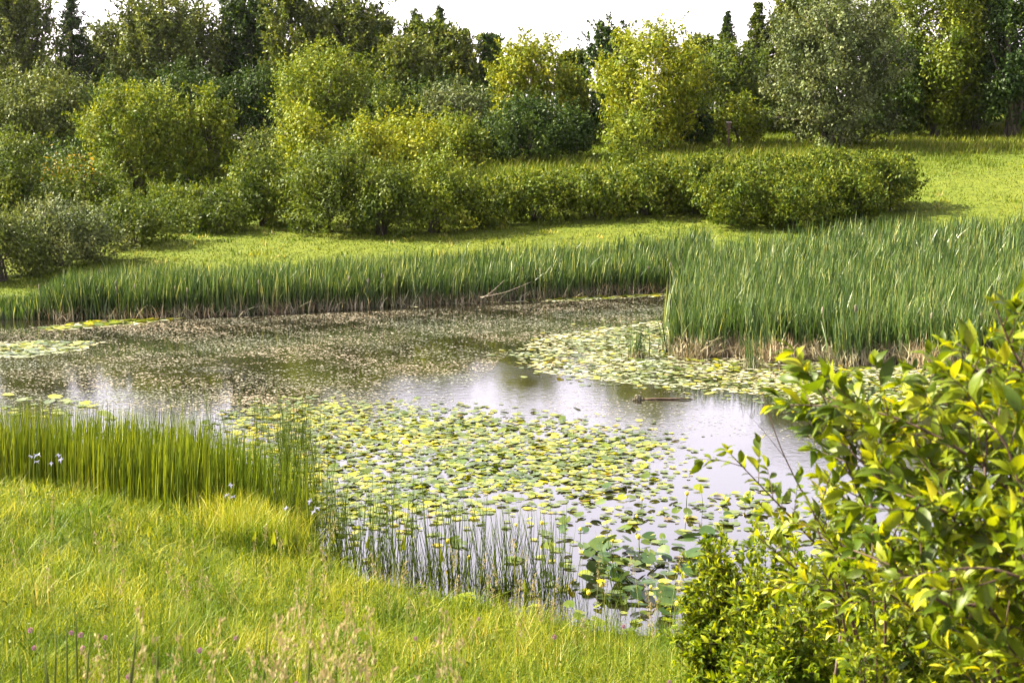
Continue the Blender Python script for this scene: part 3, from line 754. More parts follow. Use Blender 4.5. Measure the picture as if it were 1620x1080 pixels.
def tall_slope_grass():
    mb = MB()
    n = 12000
    px = rng.uniform(690, 1640, n)
    D = rng.uniform(66, 79, n) + (px > 1050) * rng.uniform(3, 7, n) + (px > 1380) * rng.uniform(3, 6, n)
    x = (px - 810) / F * D; z = height(x, D)
    blades(mb, np.stack([x, D, z - 0.02], -1), rng.uniform(0.2, 0.6, n) * (1 + 0.5 * bumps(x, D, 0.5, 3)), 0.05 * rng.uniform(0.6, 1.4, n), rng, 0.2, 0.35, 3, wind=(0.15, 0))
    return mb.build('uncut_grass', M['uncut'])
tag(tall_slope_grass(), 'uncut pale grass between the low bushes and the trees', 'grass', kind='stuff')

# ------------------------------------------------------------------ cattails
def cattail_patch(mb, x, y, rng, hmin=1.5, hmax=2.3, taper=1.0):
    n = len(x)
    z = np.maximum(height(x, y), -0.05)
    P = np.stack([x, y, z], -1)
    pn = bumps(x, y, 0.8, 1)
    hgt = (hmin + (hmax - hmin) * rng.beta(1.6, 1.4, n)) * taper * (1 + 0.10 * pn + 0.07 * bumps(x, y, 3.3, 7)) * np.where(rng.random(n) < 0.04, 1.15, 1)
    w_ = np.maximum(0.022, 0.0010 * y) * rng.uniform(0.6, 1.6, n)
    rv = np.clip(rng.random(n) ** 1.3, 0, 1)
    blades(mb, P, hgt, w_, rng, 0.09, 0.15, 4, rv, wind=(0.06, -0.02), tip=2.2, mi=0)

def reed_beds():
    mb = MB()
    # far bank: px 50..1100, the strip between the shore and the lawn
    n = 23000
    px = rng.uniform(-80, 1120, n)
    # shore y pixel along the far bank
    sx = [0, 150, 300, 400, 500, 650, 850, 1070, 1120]; sy = [505, 503, 500, 496, 490, 482, 472, 460, 456]
    bp = np.interp(px, sx, sy)
    v = (540 - bp) / F; t = -CAM_H / (v * CP - SP); Ds = t * (CP + v * SP)
    depth = np.interp(px, [50, 200, 500, 1100], [1.6, 3.6, 3.8, 5.5])
    D = Ds + rng.random(n) ** 1.3 * depth - 0.15
    x = (px - 810) / F * (D / (CP + v * SP))
    edge = 0.25 + 0.75 * sstep(0, 0.6, D - Ds + 0.25 * bumps(x, D, 1.5, 3))
    k = rng.random(n) < edge
    cattail_patch(mb, x[k], D[k], rng, 0.7, 1.3, 0.4 + 0.6 * sstep(30, 130, px[k]))
    return mb.build('cattail_bed', M['reed'])
tag(reed_beds(), 'long dense stand of green cattails along the far shore', 'cattails', kind='stuff')

R_EDGE = [(1068, 556), (1110, 560), (1160, 556), (1220, 565), (1290, 560), (1350, 572), (1420, 566), (1500, 578), (1570, 575), (1700, 585), (1800, 590)]
def right_edge_D(px):
    e = np.interp(px, [p[0] for p in R_EDGE], [p[1] for p in R_EDGE])
    v = (540 - e) / F; t = -CAM_H / (v * CP - SP)
    return t * (CP + v * SP)

def right_beds():
    mb = MB()
    n = 29000
    px = rng.uniform(1050, 1760, n)
    Ds = right_edge_D(px)
    back = np.interp(px, [1050, 1200, 1400, 1760], [47, 50, 52, 55])
    D = Ds + 0.3 + rng.random(n) ** 1.15 * (back - Ds)
    x = (px - 810) / F * D
    # left flank of the bed is ragged
    lim = 1076 + 14 * np.sin(D * 1.3) + 9 * np.sin(D * 3.1 + 1) + rng.normal(0, 6, n)
    k = (px > lim) & (rng.random(n) < 0.3 + 0.7 * sstep(0, 28, px - lim))
    cattail_patch(mb, x[k], D[k], rng, 0.8, 1.6, 0.6 + 0.4 * sstep(1058, 1125, px[k]) + 0.4 * (D[k] > 37) * (1 - sstep(1058, 1125, px[k])))
    return mb.build('cattail_bed', M['reed'])
tag(right_beds(), 'deep field of green cattails filling the right side of the pond', 'cattails', kind='stuff')

def thatch_mesh(rng, n=60, r=0.35, h=0.7):
    mb = MB()
    P = np.stack([rng.normal(0, r * 0.6, n), rng.normal(0, r * 0.4, n), np.zeros(n)], -1)
    blades(mb, P, rng.uniform(0.25, h, n), rng.uniform(0.015, 0.035, n), rng, 0.55, 0.5, 3)
    return mb

protos = []
for k in range(9):
    r_ = np.random.default_rng(40 + k)
    root = empty('cattail_clump', (0, 0, -50))
    mb = MB(); n = 46
    P = np.stack([r_.normal(0, 0.22, n), r_.normal(0, 0.16, n), np.full(n, -0.05)], -1)
    blades(mb, P, r_.uniform(0.95, 1.6, n), r_.uniform(0.02, 0.042, n), r_, 0.11, 0.16, 5, r_.random(n) ** 1.2, wind=(0.06, -0.02), tip=2.2)
    mb.build('leaves', M['reed'], root)
    thatch_mesh(r_, 60 + 5 * k, 0.36, 0.55).build('dead_leaves', M['thatch'], root)
    if k % 4 == 0:
        sp = MB()
        hx = r_.normal(0, 0.1)
        tube(sp, [(hx, -0.2, 0), (hx + 0.03, -0.2, 0.7), (hx + 0.05, -0.2, 1.15)], [0.008, 0.007, 0.005], 5)
        tube(sp, [(hx + 0.045, -0.2, 1.0), (hx + 0.047, -0.2, 1.04), (hx + 0.05, -0.2, 1.16), (hx + 0.05, -0.2, 1.2)], [0.01, 0.03, 0.028, 0.006], 7)
        sp.build('old_seed_head', M['deadwood'], root)
    protos.append(root)
rr = random.Random(7)
used = set()
def put_clump(x, y, label, group, sc=1.0, rz=None):
    k = rr.randrange(len(protos))
    if k in used: o = copy_tree(protos[k])
    else: o = protos[k]; used.add(k)
    o.location = (x, y, max(H(x, y), 0.0)); o.rotation_euler = (0, 0, rr.uniform(0, 6.28) if rz is None else rz)
    o.scale = (sc * rr.uniform(0.85, 1.15), sc * rr.uniform(0.85, 1.15), sc * rr.uniform(0.88, 1.08))
    tag(o, label, 'cattails', group)
    return o
px = 1072
while px < 1640:
    D = float(right_edge_D(px)) + rr.uniform(-0.45, 0.4)
    u = (px - 810) / F
    put_clump(u * D, D, 'cattail clump with broken beige leaves at the front edge of the right stand', 'cattail clumps edging the right stand')
    px += rr.uniform(11, 22)
px = 62
while px < 1075:
    v = (540 - np.interp(px, [0, 150, 300, 400, 500, 650, 850, 1070], [505, 503, 500, 496, 490, 482, 472, 460])) / F
    t = -CAM_H / (v * CP - SP); D = t * (CP + v * SP) + rr.uniform(-0.1, 0.35)
    put_clump((px - 810) / F * D, D, 'cattail clump with dead leaves at its foot on the far shoreline', 'cattail clumps edging the far shore', 0.78)
    px += rr.uniform(11, 19)
for px, py, lb, sc in [(1008, 566, 'small lone cattail tuft standing in the lily pads left of the right hand stand', 0.62),
                       (1352, 573, 'bright green cattail clump standing forward of the right hand stand', 1.0),
                       (1192, 580, 'thin cattail tuft with a broken beige base in front of the stand', 0.7)]:
    x, y = on_water(px, py)
    put_clump(x, y, lb, None, sc)

def thatch_strip():
    mb = MB(); n = 7200
    px = np.concatenate([rng.uniform(1070, 1640, n * 2 // 3), rng.uniform(70, 1070, n // 3)])
    D = np.where(px > 1069, right_edge_D(px) + rng.uniform(-0.9, 0.3, n), 0)
    bp = np.interp(px, [0, 150, 300, 400, 500, 650, 850, 1070], [505, 503, 500, 496, 490, 482, 472, 460])
    v = (540 - bp) / F; t = -CAM_H / (v * CP - SP); D = np.where(px > 1069, D, t * (CP + v * SP) + rng.uniform(-0.5, 0.3, n))
    x = (px - 810) / F * D
    c = bumps(x, D * 0, 1.4, 5) + rng.normal(0, 0.4, n)
    k = (c > -0.1) | (px > 1069)
    x, D = x[k], D[k]; n = len(x)
    blades(mb, np.stack([x, D, np.full(n, -0.02)], -1), rng.uniform(0.2, 0.75, n) * np.where(px[k] > 1069, 0.75 + 0.45 * bumps(x, D, 2.1, 3), 0.8), rng.uniform(0.018, 0.045, n), rng, 0.5, 0.45, 3)
    return mb.build('dead_reed_litter', M['thatch'])
tag(thatch_strip(), 'pale broken cattail litter along the foot of the stands', 'dead reeds', kind='stuff')

# ------------------------------------------------------------------ lily pads
def pad_mesh(k):
    r_ = np.random.default_rng(k)
    n = 18
    a = np.linspace(0.22, 2 * np.pi - 0.22, n)
    ring = np.stack([np.cos(a) * 0.6, np.sin(a) * 0.48, 0.02 * np.sin(a * 2 + k) + 0.035 * r_.random() * np.cos(a) ** 2], -1)
    ring[:, :2] *= (1 + 0.04 * np.sin(a * 5 + k))[:, None]
    mid = ring * [0.5, 0.5, 0.15]
    c = np.array([[0.05, 0, -0.012]])
    V = np.concatenate([c, mid, ring])
    i = np.arange(n - 1)
    tri = np.stack([np.zeros(n - 1, int), 1 + i, 2 + i], -1)
    quad = np.stack([1 + i, 1 + n + i, 2 + n + i, 2 + i], -1)
    return V, tri, quad
PADS = [pad_mesh(k) for k in range(7)]

def poly_px(pts, x, y):
    inside = np.zeros(x.shape, bool)
    n = len(pts)
    for i in range(n):
        (ax, ay), (bx, by) = pts[i], pts[(i + 1) % n]
        inside ^= ((ay > y) != (by > y)) & (x < (bx - ax) * (y - ay) / (by - ay + 1e-12) + ax)
    return inside

def world_to_px(x, y, z=0.0):
    dz = z - CAM_H
    depth = y * CP - dz * SP
    up = y * SP + dz * CP
    return 810 + F * x / depth, 540 - F * up / depth

ZONES = [  # polygon in photograph pixels, pads per m2, size range, tilt, zone name
    ([(350, 655), (470, 640), (620, 648), (760, 655), (920, 672), (1060, 705), (1010, 745), (900, 770), (800, 800), (690, 812), (560, 825), (500, 850), (455, 800), (400, 720)], 150, (0.055, 0.15), 0.16, 'mat'),
    ([(900, 680), (1080, 705), (1090, 760), (1000, 790), (850, 800), (900, 760)], 45, (0.04, 0.11), 0.08, 'fringe'),
    ([(880, 790), (1010, 770), (1150, 780), (1330, 800), (1400, 870), (1200, 960), (1100, 1000), (960, 995), (890, 950), (870, 860)], 36, (0.05, 0.16), 0.25, 'near'),
    ([(920, 870), (1120, 850), (1180, 930), (1060, 975), (940, 960)], 20, (0.12, 0.22), 0.5, 'raised'),
    ([(620, 860), (880, 850), (900, 970), (760, 955), (640, 935)], 2.5, (0.12, 0.24), 0.35, 'rushes'),
    ([(800, 560), (870, 530), (1060, 505), (1070, 560), (1480, 585), (1500, 640), (1300, 640), (1180, 622), (1000, 608), (860, 590)], 30, (0.05, 0.16), 0.12, 'cove'),
    ([(60, 519), (140, 508), (300, 502), (200, 513), (80, 522)], 30, (0.15, 0.3), 0.1, 'bank'),
    ([(0, 545), (60, 540), (150, 541), (130, 552), (40, 562), (0, 564)], 22, (0.12, 0.3), 0.12, 'left'),
    ([(830, 475), (1070, 458), (1070, 467), (900, 474)], 20, (0.12, 0.25), 0.08, 'bank'),
    ([(0, 625), (120, 628), (200, 650), (190, 665), (0, 660)], 8, (0.12, 0.25), 0.15, 'left'),
]
LABEL = {
 'mat': ('yellow green lily pad floating in the broad mat in the middle of the pond', 'lily pads of the broad middle mat'),
 'fringe': ('small lily pad scattered at the right fringe of the broad mat', 'small lily pads at the fringe of the mat'),
 'near': ('lily pad floating close to the shore between the rushes and the leafy shrub', 'lily pads near the shore by the shrub'),
 'raised': ('large glossy dark green lily pad tilted up out of the water by the shrub', 'raised lily pads by the shrub'),
 'rushes': ('dark lily pad on the bright water among the thin near rushes', 'lily pads among the near rushes'),
 'cove': ('lily pad floating in front of the right hand cattail stand', 'lily pads in front of the cattails'),
 'bank': ('lily pad in the thin strip along the far shore', 'lily pads along the far shore'),
 'left': ('yellowish lily pad in the small patch at the left edge of the pond', 'lily pads at the left edge of the pond')}
prng = np.random.default_rng(77)
allp = []
for poly, dens, (s0, s1), tilt, zone in ZONES:
    Wp = np.array([on_water(*p) for p in poly])
    x0, y0 = Wp.min(0); x1, y1 = Wp.max(0)
    n = int((x1 - x0) * (y1 - y0) * dens)
    X = prng.uniform(x0, x1, n); Y = prng.uniform(y0, y1, n)
    k = poly_px([tuple(p) for p in Wp], X, Y) & (pond_sdf(X, Y) < -0.05)
    if zone in ('mat', 'cove', 'near', 'fringe'):
        k &= bumps(X, Y, 1.3, 6) + prng.normal(0, 0.45, n) > -0.55
    X, Y = X[k], Y[k]
    if zone in ('mat', 'cove', 'near', 'fringe'):
        X = X + prng.normal(0, 0.3, len(X)); Y = Y + prng.normal(0, 0.7, len(Y)); k = pond_sdf(X, Y) < -0.05; X, Y = X[k], Y[k]
    for x, y in zip(X, Y):
        allp.append([x, y, prng.uniform(s0, s1), abs(prng.normal(0, tilt)), zone])
allp.sort(key=lambda p: -p[2] / p[1] * (1 + 2 * p[3]))
pxy = [world_to_px(p[0], p[1]) for p in allp]
vis = [-20 < a[0] < 1640 for a in pxy]
pad_me = {}
for zn in ('pad', 'padblue'):
    for k, (V, tri, quad) in enumerate(PADS):
        mb = MB(); mb.add(V, tri, 0.02 * k); mb.f.append((quad, 0))
        pad_me[zn, k] = mb.mesh('lily_pad', M[zn])
# labels must stay true of single things, so each zone's pads share one group
count = 0
rest = MB()
for p, ok in zip(allp, vis):
    x, y, s, tl, zone = p
    k = rr.randrange(7)
    az = rr.uniform(0, 6.28); ta = rr.uniform(0, 6.28)
    lift = 0.006 + math.sin(tl) * s * 0.5 + (rr.uniform(0.0, 0.12) if zone == 'raised' else 0) + rr.uniform(0, 0.008)
    if ok and count < 300:
        o = bpy.data.objects.new('lily_pad', pad_me['padblue' if zone == 'raised' or (zone in ('near', 'rushes') and rr.random() < 0.4) else 'pad', k])
        COL.objects.link(o)
        o.location = (x, y, lift); o.scale = (s, s, s)
        o.rotation_euler = (tl * math.cos(ta), tl * math.sin(ta), az)
        tag(o, LABEL[zone][0], 'lily pad', LABEL[zone][1])
        count += 1
    else:
        V, tri, quad = PADS[k]
        ca, sa = math.cos(az), math.sin(az)
        W_ = V * s
        W_ = np.stack([W_[:, 0] * ca - W_[:, 1] * sa, W_[:, 0] * sa + W_[:, 1] * ca, W_[:, 2] + tl * (W_[:, 0] * ca * math.cos(ta) + W_[:, 1] * math.sin(ta))], -1) + [x, y, lift]
        base = rest.n
        rest.add(W_, tri, (rr.random() * 0.97)); rest.f.append((quad + base, 0))
tag(rest.build('lily_pads', M['pad']), 'mass of smaller floating lily pads spread over the pond', 'lily pads', kind='stuff')

# fine floating weed, pale specks over the open water
def film(mb, poly, dens, s0, s1, seed, thr=-0.4, aspect=2.2):
    r_ = np.random.default_rng(seed)
    Wp = np.array([on_water(*p) for p in poly]); x0, y0 = Wp.min(0); x1, y1 = Wp.max(0)
    n = int((x1 - x0) * (y1 - y0) * dens)
    X = r_.uniform(x0, x1, n); Y = r_.uniform(y0, y1, n)
    k = poly_px([tuple(p) for p in Wp], X, Y) & (bumps(X, Y * 1.5, 0.7, seed) + 0.6 * bumps(X, Y, 3.1, seed) + r_.normal(0, 0.5, n) > thr) & (pond_sdf(X, Y) < 0)
    X, Y = X[k], Y[k]; n = len(X)
    a = r_.normal(0, 0.5, n); s = r_.uniform(s0, s1, n)[:, None]
    A = np.stack([np.cos(a), np.sin(a), r_.normal(0, 0.03, n)], -1) * s * aspect * 0.5; B = np.stack([-np.sin(a), np.cos(a), r_.normal(0, 0.05, n)], -1) * s * 0.5
    P = np.stack([X, Y, np.full(n, 0.004) + r_.uniform(0, 0.006, n)], -1)
    V = np.stack([P - A, P - B * 0.9 + A * 0.3, P + A, P + B], 1).reshape(-1, 3)
    mb.add(V, (np.arange(n) * 4)[:, None] + np.arange(4)[None], np.repeat(r_.random(n), 4))
f1 = MB()
film(f1, [(-60, 520), (300, 505), (700, 488), (1060, 470), (1060, 500), (820, 545), (760, 600), (700, 648), (500, 640), (300, 655), (-60, 630)], 360, 0.010, 0.036, 1, -0.1)
film(f1, [(-60, 610), (300, 625), (560, 632), (640, 650), (330, 662), (-60, 650)], 330, 0.010, 0.034, 11, -0.1)
film(f1, [(900, 600), (1250, 620), (1340, 740), (1200, 690), (1000, 690), (900, 660), (820, 620)], 120, 0.012, 0.03, 2, 0.25)
tag(f1.build('floating_weed', M['film']), 'fine brownish weed specks floating on the open water', 'pond weed', kind='stuff')
f2 = MB()
film(f2, ZONES[5][0], 120, 0.03, 0.09, 3, -0.5)
film(f2, [(60, 521), (140, 508), (300, 502), (200, 515), (80, 524)], 120, 0.03, 0.1, 4, -0.8)
film(f2, [(-20, 543), (60, 538), (165, 541), (130, 555), (40, 566), (-20, 568)], 120, 0.03, 0.1, 5, -0.8)
film(f2, [(820, 478), (1070, 456), (1080, 467), (900, 477)], 100, 0.03, 0.08, 6, -0.8)
film(f2, [(620, 484), (850, 470), (850, 476), (640, 487)], 60, 0.03, 0.08, 7, -0.4)
tag(f2.build('pale_weed', M['filmpale']), 'pale yellow scum of fine weed between the far lily pads', 'pond weed', kind='stuff')

# pond lily buds and flowers on stalks
bud = empty('pond_lily_flower', (0, 0, -50))
mb = MB(); tube(mb, [(0, 0, -0.05), (0.005, 0, 0.08), (0.0, 0.004, 0.15)], [0.005, 0.005, 0.004], 6); mb.build('stalk', M['rush'], bud)
mb = MB(); tube(mb, [(0, 0, 0.14), (0, 0, 0.15), (0, 0, 0.17), (0, 0, 0.19), (0, 0, 0.2)], [0.006, 0.02, 0.026, 0.022, 0.01], 9); mb.build('flower', M['yellow'], bud)
first = True
for px, py in [(1014, 806), (1008, 830), (1084, 834), (1086, 800), (1152, 812), (968, 870), (1012, 872), (918, 852), (930, 960), (714, 900), (705, 880), (740, 905), (1180, 800), (1230, 806), (1302, 815), (860, 845), (820, 845), (955, 945), (1030, 945), (1066, 980)]:
    x, y = on_water(px, py)
    o = bud if first else copy_tree(bud); first = False
    o.location = (x, y, 0); o.rotation_euler = (rr.uniform(-.2, .2), rr.uniform(-.2, .2), rr.uniform(0, 6)); s = rr.uniform(0.7, 1.15); o.scale = (s, s, s)
    tag(o, 'pond lily bud on a short stalk standing above the pads near the shore', 'flower', 'pond lily buds above the pads')

# ------------------------------------------------------------------ rushes
def rush_bed():
    mb = MB(); n = 15000
    px = rng.uniform(-60, 485, n)
    y = rng.uniform(15.5, 25.0, n)
    x = (px - 810) / F * y
    d = pond_sdf(x, y)
    front = np.interp(px, [-60, 0, 150, 300, 400, 485], [-1.3, -1.2, -1.5, -1.5, -0.9, -0.3])
    back = np.interp(px, [-60, 0, 250, 350, 485], [0.9, 0.9, 1.0, 0.7, 0.1])
    k = (d > -2.0) & (d < back) & (rng.random(n) < np.where(d < front, 0.18, 1.0)) & (rng.random(n) < np.interp(px, [350, 485], [1, 0.3]))
    x, y, px = x[k], y[k], px[k]; n = len(x)
    hgt = rng.uniform(0.7, 1.4, n) * np.interp(px, [0, 300, 480], [1, 1.0, 0.8])
    blades(mb, np.stack([x, y, height(x, y).clip(-0.3)], -1), hgt, rng.uniform(0.011, 0.021, n), rng, 0.06, 0.06, 3, rng.random(n), wind=(0.04, 0), tip=3)
    return mb.build('rush_bed', M['rush'])
tag(rush_bed(), 'dense bed of thin green rushes on the left shore', 'rushes', kind='stuff')

rp = []
for k in range(6):
    r_ = np.random.default_rng(900 + k); root = empty('rush_clump', (0, 0, -50)); mb = MB()
    n = 9
    for i in range(n):
        bx, by = r_.normal(0, 0.09, 2); h_ = r_.uniform(0.6, 1.4); lx, ly = r_.normal(0.04, 0.15), r_.normal(0, 0.1)
        q = [(bx + lx * t * h_ + 0.02 * math.sin(t * 3 + i) * t, by + ly * t * h_, -0.1 + h_ * t) for t in (0, 0.25, 0.5, 0.75, 1)]
        tube(mb, q, [0.004, 0.0038, 0.0034, 0.0028, 0.001], 5, r_.random() * 0.7)
    mb.build('stems', M['rush'], root)
    mb = MB()
    P = np.stack([r_.normal(0, 0.1, 10), r_.normal(0, 0.1, 10), np.full(10, -0.05)], -1)
    blades(mb, P, r_.uniform(0.2, 0.5, 10), np.full(10, 0.01), r_, 0.3, 0.3, 3); mb.build('lower_leaves', M['rush'], root)
    rp.append(root)
rused = set()
def put_rush(px, py, lb, gp, s=1.0):
    x, y = on_water(px, py)
    k = rr.randrange(6)
    o = copy_tree(rp[k]) if k in rused else rp[k]; rused.add(k)
    o.location = (x, y, max(0, H(x, y))); o.rotation_euler = (0, 0, rr.uniform(0, 6.28)); s *= rr.uniform(0.8, 1.15); o.scale = (s, s, s)
    tag(o, lb, 'rushes', gp)
for i in range(46):
    px = 500 + 400 * (i + rr.random()) / 46
    yb = float(np.interp(px, [500, 560, 650, 800, 900], [870, 905, 925, 945, 958]))
    put_rush(px, yb - rr.uniform(0, 26), 'thin rush clump standing in the bright water at the near shore', 'thin rushes in front of the lily pads')
for px, py, lb in [(1075, 1005, None), (975, 960, 'single tall rush tuft right of the thin rushes'), (1040, 1000, None), (925, 965, None), (960, 1005, None), (1000, 1010, None)]:
    put_rush(px, py, lb or 'short rush tuft at the muddy edge below the raised lily pads', None if lb else 'short rush tufts below the raised pads', 0.6 if not lb else 1.0)
for i in range(26):
    px = 425 + 80 * rr.random()
    put_rush(px, rr.uniform(700, 850), 'thin rush clump at the right end of the rush bed among lily pads', 'rushes at the end of the rush bed')
for i in range(14):
    put_rush(rr.uniform(180, 460), rr.uniform(655, 700), 'sparse rush tips rising behind the rush bed out of open water', 'sparse rushes behind the rush bed', 0.7)

# sedge tussock left of the rushes (golden)
def tussock():
    mb = MB(); n = 3200
    px = rng.normal(400, 45, n); y = rng.uniform(16.2, 18.4, n)
    x = (px - 810) / F * y
    blades(mb, np.stack([x, y, height(x, y).clip(0)], -1), rng.uniform(0.3, 0.62, n), rng.uniform(0.007, 0.014, n), rng, 0.3, 0.45, 4, rng.random(n) * 0.6 + 0.38)
    return mb.build('sedge_tussock', M['grass'])
tag(tussock(), 'golden green sedge tussock at the foot of the rush bed', 'sedge')

# arrow shaped leaves
ar = empty('arrowhead_plant', (0, 0, -50))
mb = MB(); tube(mb, [(0, 0, -0.05), (0.01, 0, 0.2), (0.0, 0, 0.42)], [0.006, 0.005, 0.004], 5); mb.build('stalk', M['rush'], ar)
mb = MB()
lv = [(0, 0, 0.40), (-0.045, 0.01, 0.34), (-0.05, 0.012, 0.42), (-0.03, 0.008, 0.52), (0, 0, 0.62), (0.03, 0.008, 0.52), (0.05, 0.012, 0.42), (0.045, 0.01, 0.34), (0, -0.008, 0.5)]
mb.add(lv, [[0, 1, 2], [0, 2, 8], [2, 3, 8], [3, 4, 8], [4, 5, 8], [5, 6, 8], [6, 0, 8], [6, 7, 0]], 0.5); mb.build('leaf', M['arrow'], ar)
first = True
for px, py, D in [(40, 800, 17), (190, 830, 16.6), (242, 835, 16.4), (382, 850, 16.0), (420, 860, 15.8), (440, 862, 15.7), (515, 880, 16.5), (630, 925, 16.0), (568, 905, 16.2), (700, 930, 15.6), (1120, 760, 19), (830, 960, 14.8), (203, 828, 16.5)]:
    x = (px - 810) / F * D
    o = ar if first else copy_tree(ar); first = False
    o.location = (x, D, max(0, H(x, D))); o.rotation_euler = (rr.uniform(-.2, .2), rr.uniform(-.3, .3), rr.uniform(-0.8, 0.8)); s = rr.uniform(0.5, 0.75); o.scale = (s * 0.9, s, s)
    tag(o, 'single broad arrow shaped leaf glowing yellow green at the near shore', 'water plant', 'arrow leaves along the near shore')

# iris flowers
ir = empty('iris_flower', (0, 0, -50))
mb = MB(); tube(mb, [(0, 0, -0.05), (0.01, 0, 0.3), (0, 0, 0.6)], [0.006, 0.005, 0.004], 5); mb.build('stalk', M['rush'], ir)
mb = MB(); r_ = np.random.default_rng(3)
for k in range(6):
    a = k * 1.05; c, s = math.cos(a), math.sin(a); u_ = 0.03 if k % 2 else -0.03
    mb.add([(0, 0, 0.6), (c * 0.035 - s * 0.02, s * 0.035 + c * 0.02, 0.62), (c * 0.075, s * 0.075, 0.61 + u_), (c * 0.035 + s * 0.02, s * 0.035 - c * 0.02, 0.62)], [[0, 1, 2, 3]], r_.random())
mb.build('petals', M['iris'], ir)
first = True
for px, D in [(26, 18.3), (38, 18.5), (50, 18.4), (64, 18.2), (72, 18.0), (90, 17.8), (340, 17), (350, 17.1), (362, 17.0), (452, 16.6), (488, 17.0), (496, 16.9), (478, 17.1)]:
    x = (px - 810) / F * D
    o = ir if first else copy_tree(ir); first = False
    o.location = (x, D, max(0, H(x, D))); o.rotation_euler = (rr.uniform(-.15, .15), rr.uniform(-.15, .15), rr.uniform(0, 6)); s = rr.uniform(0.75, 1.0); o.scale = (s * 0.75, s * 0.75, s)
    left = px < 200
    tag(o, 'pale blue iris flower above the grass at the left edge of the rush bed' if left else 'pale blue iris flower beside the golden sedge near the water', 'flower', 'pale irises at the left' if left else 'pale irises by the sedge')

# clover heads
cl = empty('clover_flower', (0, 0, -50))
mb = MB(); tube(mb, [(0, 0, -0.03), (0.01, 0, 0.14), (0, 0, 0.27)], [0.003, 0.0025, 0.002], 5); mb.build('stalk', M['rush'], cl)
mb = MB(); d = unit(np.random.default_rng(8).normal(size=(70, 3))); leafcloud(mb, d * 0.013 + [0, 0, 0.28], d, 0.014, 0.007, np.random.default_rng(9)); mb.build('flower_head', M['pink'], cl)
first = True
for px, D in [(8, 9.6), (24, 9.2), (86, 9.7), (92, 9.5), (104, 9.3), (150, 9.7), (301, 9.4), (352, 10.2), (470, 8.6), (760, 12.6), (880, 11.5), (1000, 12.0), (180, 8.4), (560, 9.7), (1070, 9.8), (1180, 9.3), (1232, 9.2), (655, 11)]:
    x = (px - 810) / F * D
    o = cl if first else copy_tree(cl); first = False
    o.location = (x, D, H(x, D)); o.rotation_euler = (rr.uniform(-.2, .2), rr.uniform(-.2, .2), 0); s = rr.uniform(0.9, 1.25); o.scale = (s, s, s)
    tag(o, 'small pink clover head in the near meadow grass', 'flower', 'clover heads in the meadow')

# grasses in seed near the camera
sg = []
for k in range(4):
    r_ = np.random.default_rng(60 + k); root = empty('seeding_grass', (0, 0, -50)); h_ = 0.95
    bx = 0.12 * (k - 1.5) / 1.5
    mb = MB(); tube(mb, [(0, 0, -0.05), (bx * 0.2, 0, h_ * 0.4), (bx * 0.6, 0, h_ * 0.8), (bx, 0, h_)], [0.0022, 0.002, 0.0015, 0.0008], 5, 0.9); mb.build('stalk', M['grass'], root)
    mb = MB(); n = 60; t = r_.random(n)[:, None]
    P = np.array([bx * 0.72, 0, h_ * 0.84]) + np.array([bx * 0.3, 0, h_ * 0.17]) * t + r_.normal(0, 0.016, (n, 3)) * np.sin(np.pi * (0.15 + 0.75 * t))
    leafcloud(mb, P, np.array([0.3, 0, 1]) + r_.normal(0, 0.35, (n, 3)), 0.018, 0.006, r_); mb.build('seed_head', M['seed'], root)
    mb = MB(); blades(mb, np.zeros((4, 3)), r_.uniform(0.3, 0.5, 4), np.full(4, 0.006), r_, 0.3, 0.5, 4, np.full(4, 0.4)); mb.build('leaves', M['grass'], root)
    sg.append(root)
sused = set()
def put_seed(px, D, lb, gp, ytop=None, mats=None):
    x = (px - 810) / F * D; k = rr.randrange(4)
    o = copy_tree(sg[k]) if k in sused else sg[k]; sused.add(k)
    z = H(x, D); hh = 0.95
    s = rr.uniform(0.8, 1.1)
    if ytop is not None: s = max(0.5, (at(px, ytop, D).z - z) / hh)
    o.location = (x, D, z); o.rotation_euler = (0, 0, rr.choice([0, 3.14]) + rr.uniform(-0.6, 0.6)); o.scale = (min(s, 1.1), min(s, 1.1), s)
    tag(o, lb, 'grass', gp)
for i in range(30):
    px = rr.uniform(60, 760) if i < 18 else rr.uniform(330, 560)
    yt = rr.uniform(960, 1070)
    put_seed(px, rr.uniform(3.6, 5.4), 'out of focus beige seed head of tall grass low in the foreground', 'beige grass heads in the foreground', yt)
for i in range(70):
    px = rr.uniform(0, 1080)
    put_seed(px, rr.uniform(8.5, 13.5), 'fine seeding grass stalk in the near meadow short of the rushes', 'seeding grass in the near meadow')
# dark upright seed spikes bottom left
dk = empty('plantain_spike', (0, 0, -50))
mb = MB(); tube(mb, [(0, 0, -0.05), (0.015, 0, 0.3), (0.02, 0, 0.6)], [0.0028, 0.0024, 0.002], 5); mb.build('stalk', M['rush'], dk)
mb = MB(); tube(mb, [(0.02, 0, 0.58), (0.021, 0, 0.6), (0.025, 0, 0.68), (0.03, 0, 0.75)], [0.003, 0.0065, 0.006, 0.0015], 7); mb.build('seed_spike', M['spike'], dk)
first = True
for px, yt in [(22, 975), (60, 955), (72, 985), (88, 950), (118, 945), (55, 1000), (95, 1010), (135, 990), (200, 985), (205, 1010), (30, 1040), (345, 960), (430, 965), (12, 1010), (150, 1020), (250, 1030)]:
    D = rr.uniform(4.2, 5.4); x = (px - 810) / F * D; z = H(x, D)
    o = dk if first else copy_tree(dk); first = False
    s = max(0.5, (at(px, yt + 22, D).z - z) / 0.75)
    o.location = (x, D, z); o.rotation_euler = (rr.uniform(-.1, .1), rr.uniform(-.15, .15), rr.uniform(0, 6)); o.scale = (0.65, 0.65, s)
    tag(o, 'dark slender seed spike rising blurred at the bottom left', 'plant', 'dark seed spikes bottom left')

